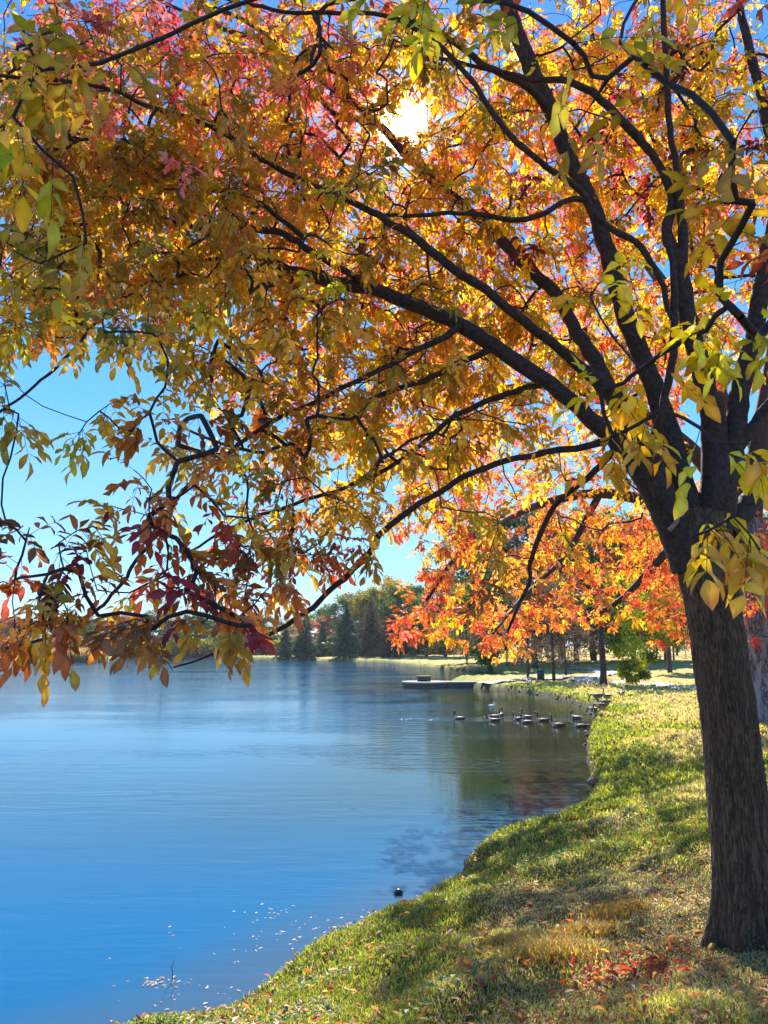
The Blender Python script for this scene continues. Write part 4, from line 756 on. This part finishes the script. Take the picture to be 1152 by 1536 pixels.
# reeds
n=5200; xs=RNG.uniform(70,167,n); c0=np.array([G(q,992)[0] for q in xs]); yy=RNG.uniform(168,176,n); x=c0+RNG.normal(0,.3,n); h=RNG.uniform(2.2,3.6,n)*(1-.3*(np.abs(xs-120)/50)**2); z=np.full(n,-.1)
O=np.stack([x,yy,z],1); a=RNG.uniform(0,6.283,n); S=np.stack([np.cos(a),np.sin(a),0*a],1)*.05; tp=O+np.stack([RNG.normal(0,.3,n),RNG.normal(0,.3,n),h],1); m1=(O+tp)/2
V=np.stack([O-S,O+S,m1-S*.8,m1+S*.8,tp],1).reshape(-1,3); o=(np.arange(n)*5)[:,None]; cb=np.array([(.10,.14,.05),(.2,.2,.06),(.3,.22,.09)])[RNG.integers(0,3,n)]; ct=np.array([(.5,.25,.15),(.4,.3,.12)])[RNG.integers(0,2,n)]
col=np.stack([cb,cb,cb,cb,ct],1).reshape(-1,3); tag(build('reeds',V,[np.array([[2,3,4]])+o,np.array([[0,1,3,2]])+o],M_grass,col=col,smooth=False),'tall reed bed with rusty tops at the water edge across the lake','reeds',kind='stuff')
# ------------------------------------------------------------------ pier, bin, bench, house, fence
M_dark=plain('dark_stone',(.10,.09,.085),.9,.3,5); M_paint=plain('dark_green_paint',(.015,.05,.05),.45,.2,8); M_blue=plain('pale_blue_paint',(.42,.58,.66),.5,.15,8)
pc=G(638,1022,.45); pr=thing('fishing_pier','low concrete pier jutting into the lake with a stone block on it','pier',tuple(pc)); rp_=1.95
def slab(mb,c,pts,z0,z1,col=(1,1,1)):
    pts=np.asarray(pts,float); k=len(pts); V=np.r_[np.c_[pts,np.full(k,z0)],np.c_[pts,np.full(k,z1)],[[*pts.mean(0),z1]]]+[c[0],c[1],0]; j=np.arange(k)
    mb.add(V,np.stack([j,(j+1)%k,k+(j+1)%k,k+j],-1)); mb.add(V,np.stack([np.full(k,2*k),k+j,k+(j+1)%k],-1))
oct_=[(math.cos(q)*rp_,math.sin(q)*rp_) for q in np.linspace(.5,5.78,13)]
outl=oct_+[(4.6,-.9),(4.6,.9)]
mb=MB(); slab(mb,pc,np.array(outl)*.96,-.6,.33); mb.build('base',M_dark,pr,pc,False,False)
mb=MB(); slab(mb,pc,outl,.333,.45); mb.build('deck',plain('pier_concrete',(.27,.24,.21),.9,.3,3),pr,pc,False,False)
mb=MB(); q_=np.linspace(0,2*math.pi,9)[:-1]+.39; slab(mb,pc+[-.1,.3,0],[(math.cos(t)*.58,math.sin(t)*.58) for t in q_],.452,.80); mb.build('block',plain('stone_block',(.09,.075,.065),.9,.35,6),pr,pc,False,False)
mb=MB(); slab(mb,pc+[-.1,.3,0],[(math.cos(t)*.64,math.sin(t)*.64) for t in q_],.803,.88); mb.build('cap',plain('stone_cap',(.13,.11,.10),.9,.3,6),pr,pc,False,False)
c=GP(811.5,1021); bn=thing('litter_bin','dark green cylindrical litter bin on the lawn between two slim trees','bin',tuple(c)); mb=MB(); zz=np.array([0,.02,.04,.40,.78,.80]); mb.tube(np.c_[np.full(6,c[0]),np.full(6,c[1]),c[2]+zz],[.24,.27,.28,.285,.28,.27],20)
for q in range(14):
    t=q*6.283/14; mb.box(c+[math.cos(t)*.288,math.sin(t)*.288,.42],(.02,.05,.72),t)
mb.build('body',M_paint,bn,c,False,False); mb=MB(); mb.tube([c+[0,0,.80],c+[0,0,.84],c+[0,0,.9],c+[0,0,.93]],[.3,.3,.2,.06],18); mb.build('lid',M_dark,bn,c,True,False)
c=GP(844,999); be=thing('park_bench','pale blue bench on the lawn in shade between two tree trunks','bench',tuple(c))
mb=MB(); [mb.box(c+[0,-.18+.12*q,.46],(1.7,.1,.04),bev=.01) for q in range(4)]; mb.build('seat',M_blue,be,c,False,False)
mb=MB(); [mb.box(c+[0,.26+.02*q,.58+.13*q],(1.7,.035,.1),bev=.008) for q in range(3)]; mb.build('backrest',M_blue,be,c,False,False)
for q in (-.7,.7):
    mb=MB(); mb.box(c+[q,-.12,.22],(.06,.06,.43)); mb.box(c+[q,.24,.44],(.055,.05,.88)); mb.box(c+[q,.05,.415],(.05,.42,.04)); mb.build('leg',M_dark,be,c,False,False)
for (a,b,lb) in ((655,981,'left of two dark bins on the lawn below the cottonwood'),(663,981,'right of two dark bins on the lawn below the cottonwood')):
    c=GP(a,b); o=thing('litter_bin',lb,'bin',tuple(c),group='bins below the cottonwood'); mb=MB(); mb.tube([c,c+[0,0,.05],c+[0,0,.85],c+[0,0,.9]],[.28,.32,.32,.28],14); mb.build('body',M_dark,o,c,True,False); mb=MB(); mb.tube([c+[0,0,.9],c+[0,0,1.0],c+[0,0,1.05]],[.34,.3,.08],14); mb.build('lid',M_paint,o,c,True,False)
c=P(656,975,255); c[2]=gz1(c[0],c[1]); ho=thing('house','small white house seen under the trees behind the far lawn','house',tuple(c)); M_wh=plain('white_siding',(.7,.72,.75),.7,.1,4); M_rf=plain('grey_roof',(.16,.16,.17),.9,.3,4)
mb=MB(); mb.box(c+[0,0,1.5],(11,7,3)); mb.build('wall',M_wh,ho,c,False,False); mb=MB(); V=np.array([[-6,-4,3.01],[6,-4,3.01],[6,4,3.01],[-6,4,3.01],[-6,0,5.2],[6,0,5.2]])+c
mb.add(V,[[0,1,5,4],[2,3,4,5],[3,2,1,0]]); mb.add(V,[[0,4,3],[1,2,5]]); mb.build('roof',M_rf,ho,c,False,False)
for q in (-3.5,-1,3): mb=MB(); mb.box(c+[q,-3.52,1.7],(1.2,.06,1.2)); mb.build('window',plain('window_glass',(.03,.04,.05),.1,.1),ho,c,False,False)
mb=MB(); mb.box(c+[1.2,-3.53,1.05],(1.0,.08,2.1)); mb.build('door',M_dark,ho,c,False,False)
A=P(690,975,150);Bq=P(1120,975,130); fc=thing('fence','long low wire fence on thin posts behind the far lawn','fence',(A[0],A[1],gz1(A[0],A[1])))
loc=np.array([A[0],A[1],gz1(A[0],A[1])]); n=22; pts=[A+(Bq-A)*t for t in np.linspace(0,1,n)]; pts=[np.array([p[0],p[1],gz1(p[0],p[1])]) for p in pts]
for p in pts: mb=MB(); mb.tube([p+[0,0,-.2],p+[0,0,1.25],p+[0,0,1.3]],[.05,.05,.03],6); mb.build('post',M_fbark,fc,loc,True,False)
for hh in (.35,.75,1.15): mb=MB(); mb.tube([p+[0,0,hh] for p in pts],.025,4); mb.build('rail',M_fbark,fc,loc,True,False)
# ------------------------------------------------------------------ geese
def gmat(name,ramp=None):
    m,n,p,o=mat(name); at=nd(n,'ShaderNodeVertexColor',layer_name='Col'); n.links.new(at.outputs[0],p.inputs['Base Color']); p.inputs['Roughness'].default_value=.6; return m
M_goose=gmat('goose_feathers'); M_leg=plain('goose_leg',(.02,.02,.02),.6,.2)
def goose_mesh(pose,pale=False):
    """body faces +x, 0.7 m long, one continuous surface"""
    if pose=='up': nk=[(.19,.16),(.235,.24),(.24,.33),(.245,.41),(.265,.455),(.30,.463),(.335,.455),(.37,.446),(.385,.443)]
    elif pose=='down': nk=[(.22,.12),(.29,.12),(.34,.06),(.37,-.02),(.385,-.09),(.40,-.14),(.425,-.165),(.45,-.19),(.46,-.20)]
    elif pose=='low': nk=[(.21,.14),(.28,.17),(.34,.20),(.39,.21),(.43,.205),(.46,.195),(.49,.185),(.52,.175),(.53,.17)]
    else: nk=[(.20,.16),(.25,.2),(.25,.27),(.22,.32),(.225,.36),(.255,.375),(.29,.37),(.325,.36),(.34,.358)]
    body=[(-.40,.10),(-.36,.095),(-.30,.085),(-.22,.07),(-.12,.055),(-.02,.05),(.08,.06),(.145,.09)]
    ry=[.01,.035,.06,.095,.125,.135,.125,.095]; rz=[.008,.02,.045,.085,.115,.125,.115,.092]
    ny=[.06,.036,.027,.025,.032,.036,.026,.014,.006]; nz_=[.06,.038,.029,.028,.036,.037,.024,.010,.004]
    c=catmull(np.c_[np.array(body+nk),np.array(ry+ny),np.array(rz+nz_)],4); X,Z,A_,B_=c.T; t=nrm(np.gradient(np.c_[X,Z],axis=0)); k=16; an=np.arange(k)*6.283/k; V=[];cl=[]
    nb_=len(body)*4
    for q in range(len(c)):
        ny_=np.array([-t[q,1],t[q,0]]); V.append(np.stack([X[q]+ny_[0]*np.sin(an)*B_[q],np.cos(an)*A_[q],Z[q]+ny_[1]*np.sin(an)*B_[q]],1)); s=np.sin(an)
        if q<5: cq=np.where((s>0)[:,None],(.03,.025,.02),(.75,.73,.7))
        elif q<nb_-3: cq=np.where((s>-.25)[:,None],np.array((.085,.062,.047) if not pale else (.4,.36,.32))*(1+.35*math.sin(q*2.1)),(.2,.17,.14)) if q>9 else np.where((s>-.2)[:,None],(.10,.08,.06),(.7,.68,.62))
        elif q<nb_+3: cq=np.tile((.5,.43,.35),(k,1))
        elif nb_+15<=q<=nb_+21: cq=np.where((s<.05)[:,None]&(np.abs(np.cos(an))>.3)[:,None],(.8,.78,.75),(.012,.012,.014))
        else: cq=np.tile((.012,.012,.014),(k,1))
        cl.append(cq)
    n=len(c); V=np.concatenate(V); cl=np.concatenate(cl); i,j=np.meshgrid(np.arange(n-1),np.arange(k),indexing='ij'); j2=(j+1)%k
    Qd=np.stack([i*k+j,i*k+j2,(i+1)*k+j2,(i+1)*k+j],-1).reshape(-1,4)[:,::-1]; return V,Qd,cl
def wing():
    mbs=[]
    for s in (-1,1):
        c=catmull([(.12,s*.115,.10),(.02,s*.142,.10),(-.12,s*.135,.105),(-.26,s*.09,.115),(-.37,s*.03,.13)],3); mb=MB(); r=np.array([.03,.055,.06,.045,.012]); r=np.interp(np.linspace(0,4,len(c)),range(5),r)
        V0=len(mb.V); mb.tube(c,r,8,col=(.075,.055,.042)); V=mb.V[0]; V[:,1]=c.mean(0)[1]*0+np.repeat(c[:,1],8)+(V[:,1]-np.repeat(c[:,1],8))*.35; mbs.append(mb)
    return mbs
protoG={}
def goose(px,py,face,pose,where,swim=True,scale=1.0,pale=False,label=''):
    c=G(px,py,0.0) if swim else GP(px,py); key=(pose,pale,swim)
    if key not in protoG:
        r=bpy.data.objects.new('goose',None); C.objects.link(r); V,Qd,cl=goose_mesh(pose,pale); build('body',V,[Qd],M_goose,r,col=cl)
        for mb in wing(): mb.build('wing',M_goose,r)
        if not swim:
            for s in (-.05,.05):
                mb=MB(); mb.tube([(.0,s,-.03),(.01,s,-.15),(-.01,s,-.26)],[.022,.011,.009],7); mb.tube([(-.02,s,-.262),(.03,s,-.262),(.08,s,-.268)],[.008,.02,.03],6); mb.build('leg',M_leg,r,col=False)
        protoG[key]=r; o=r
    else: o=copy_tree(protoG[key])
    o.location=(c[0],c[1],(c[2]+(-0.03 if swim else .27*scale))); o.rotation_euler=(0,0,face); scale*=.9; o.scale=(scale,)*3
    tag(o,label,'goose','geese swimming off the bank' if swim else 'geese on the grassy bank')
PI=math.pi
goose(689,1079,PI-.2,'up','',True,1.0,label='leftmost goose, swimming alone ahead of the flock with its neck raised')
goose(743,1076,.3,'up','',True,1.0,label='swimming goose facing right, neck up, behind the one with lowered head')
goose(752,1073,1.2,'up','',True,.95,label='farther goose whose neck rises just right of the right-facing swimmer')
goose(741,1082,PI-.1,'low','',True,1.05,label='swimming goose stretching its head low towards the left')
goose(778,1080,PI+.1,'curl','',True,1.05,label='swimming goose with curled neck at the left of the middle trio')
goose(790,1077,PI-.5,'up','',True,1.0,label='farthest goose of the middle trio on the water, neck straight up')
goose(790,1085,PI-.2,'up','',True,1.05,label='nearest goose of the middle trio on the water')
goose(814,1082,PI,'up','',True,1.05,label='swimming goose facing left, alone between the trio and the larger goose')
goose(837,1090,PI+.1,'up','',True,1.2,label='large near goose swimming left with a bright belly')
goose(864,1078,PI-.9,'curl','',True,1.1,label='dark goose on the water close against the bank')
goose(870,1091,PI-.2,'up','',True,1.1,label='rightmost and nearest swimming goose, neck raised, beside the bank')
goose(896,1055,PI,'down','',False,1.1,label='goose grazing head down at the top of the bank edge')
goose(911,1056,2.0,'curl','',False,1.2,pale=True,label='pale bodied goose standing at the back of the bank group')
goose(906,1066,.2+PI,'low','',False,1.1,label='goose with stretched neck in the middle of the bank group')
goose(902,1072,PI+.3,'down','',False,1.1,label='goose grazing just above the nearest one on the bank')
goose(893,1077,PI-.4,'down','',False,1.15,label='nearest goose on the bank, at the very edge of the water')
goose(933,1050,1.2,'curl','',False,1.1,pale=True,label='lone pale goose standing on the grass right of the bank group')
goose(629,1003,PI/2,'up','',False,1.9,label='distant dark bird standing on the shore behind the pier')
c=G(738,1060); V,Qd,cl=goose_mesh('curl'); cl=cl*0+np.array([.8,.8,.78]); o=build('gull',V*.55,[Qd],M_goose,col=cl); o.location=c+[0,0,.02]; tag(o,'white gull sitting on the water left of the flock','gull')

# ------------------------------------------------------------------ autumn air
hz=bpy.data.materials.new('haze_air'); hz.use_nodes=True; n=hz.node_tree; n.nodes.clear(); pv=n.nodes.new('ShaderNodeVolumePrincipled'); pv.inputs['Density'].default_value=.00016; pv.inputs['Color'].default_value=(.80,.90,1,1); pv.inputs['Anisotropy'].default_value=.1
ou=n.nodes.new('ShaderNodeOutputMaterial'); n.links.new(pv.outputs[0],ou.inputs['Volume'])
mb=MB(); mb.box((0,150,18),(900,900,42)); tag(mb.build('haze',hz,smooth=False,col=False),kind='stuff')
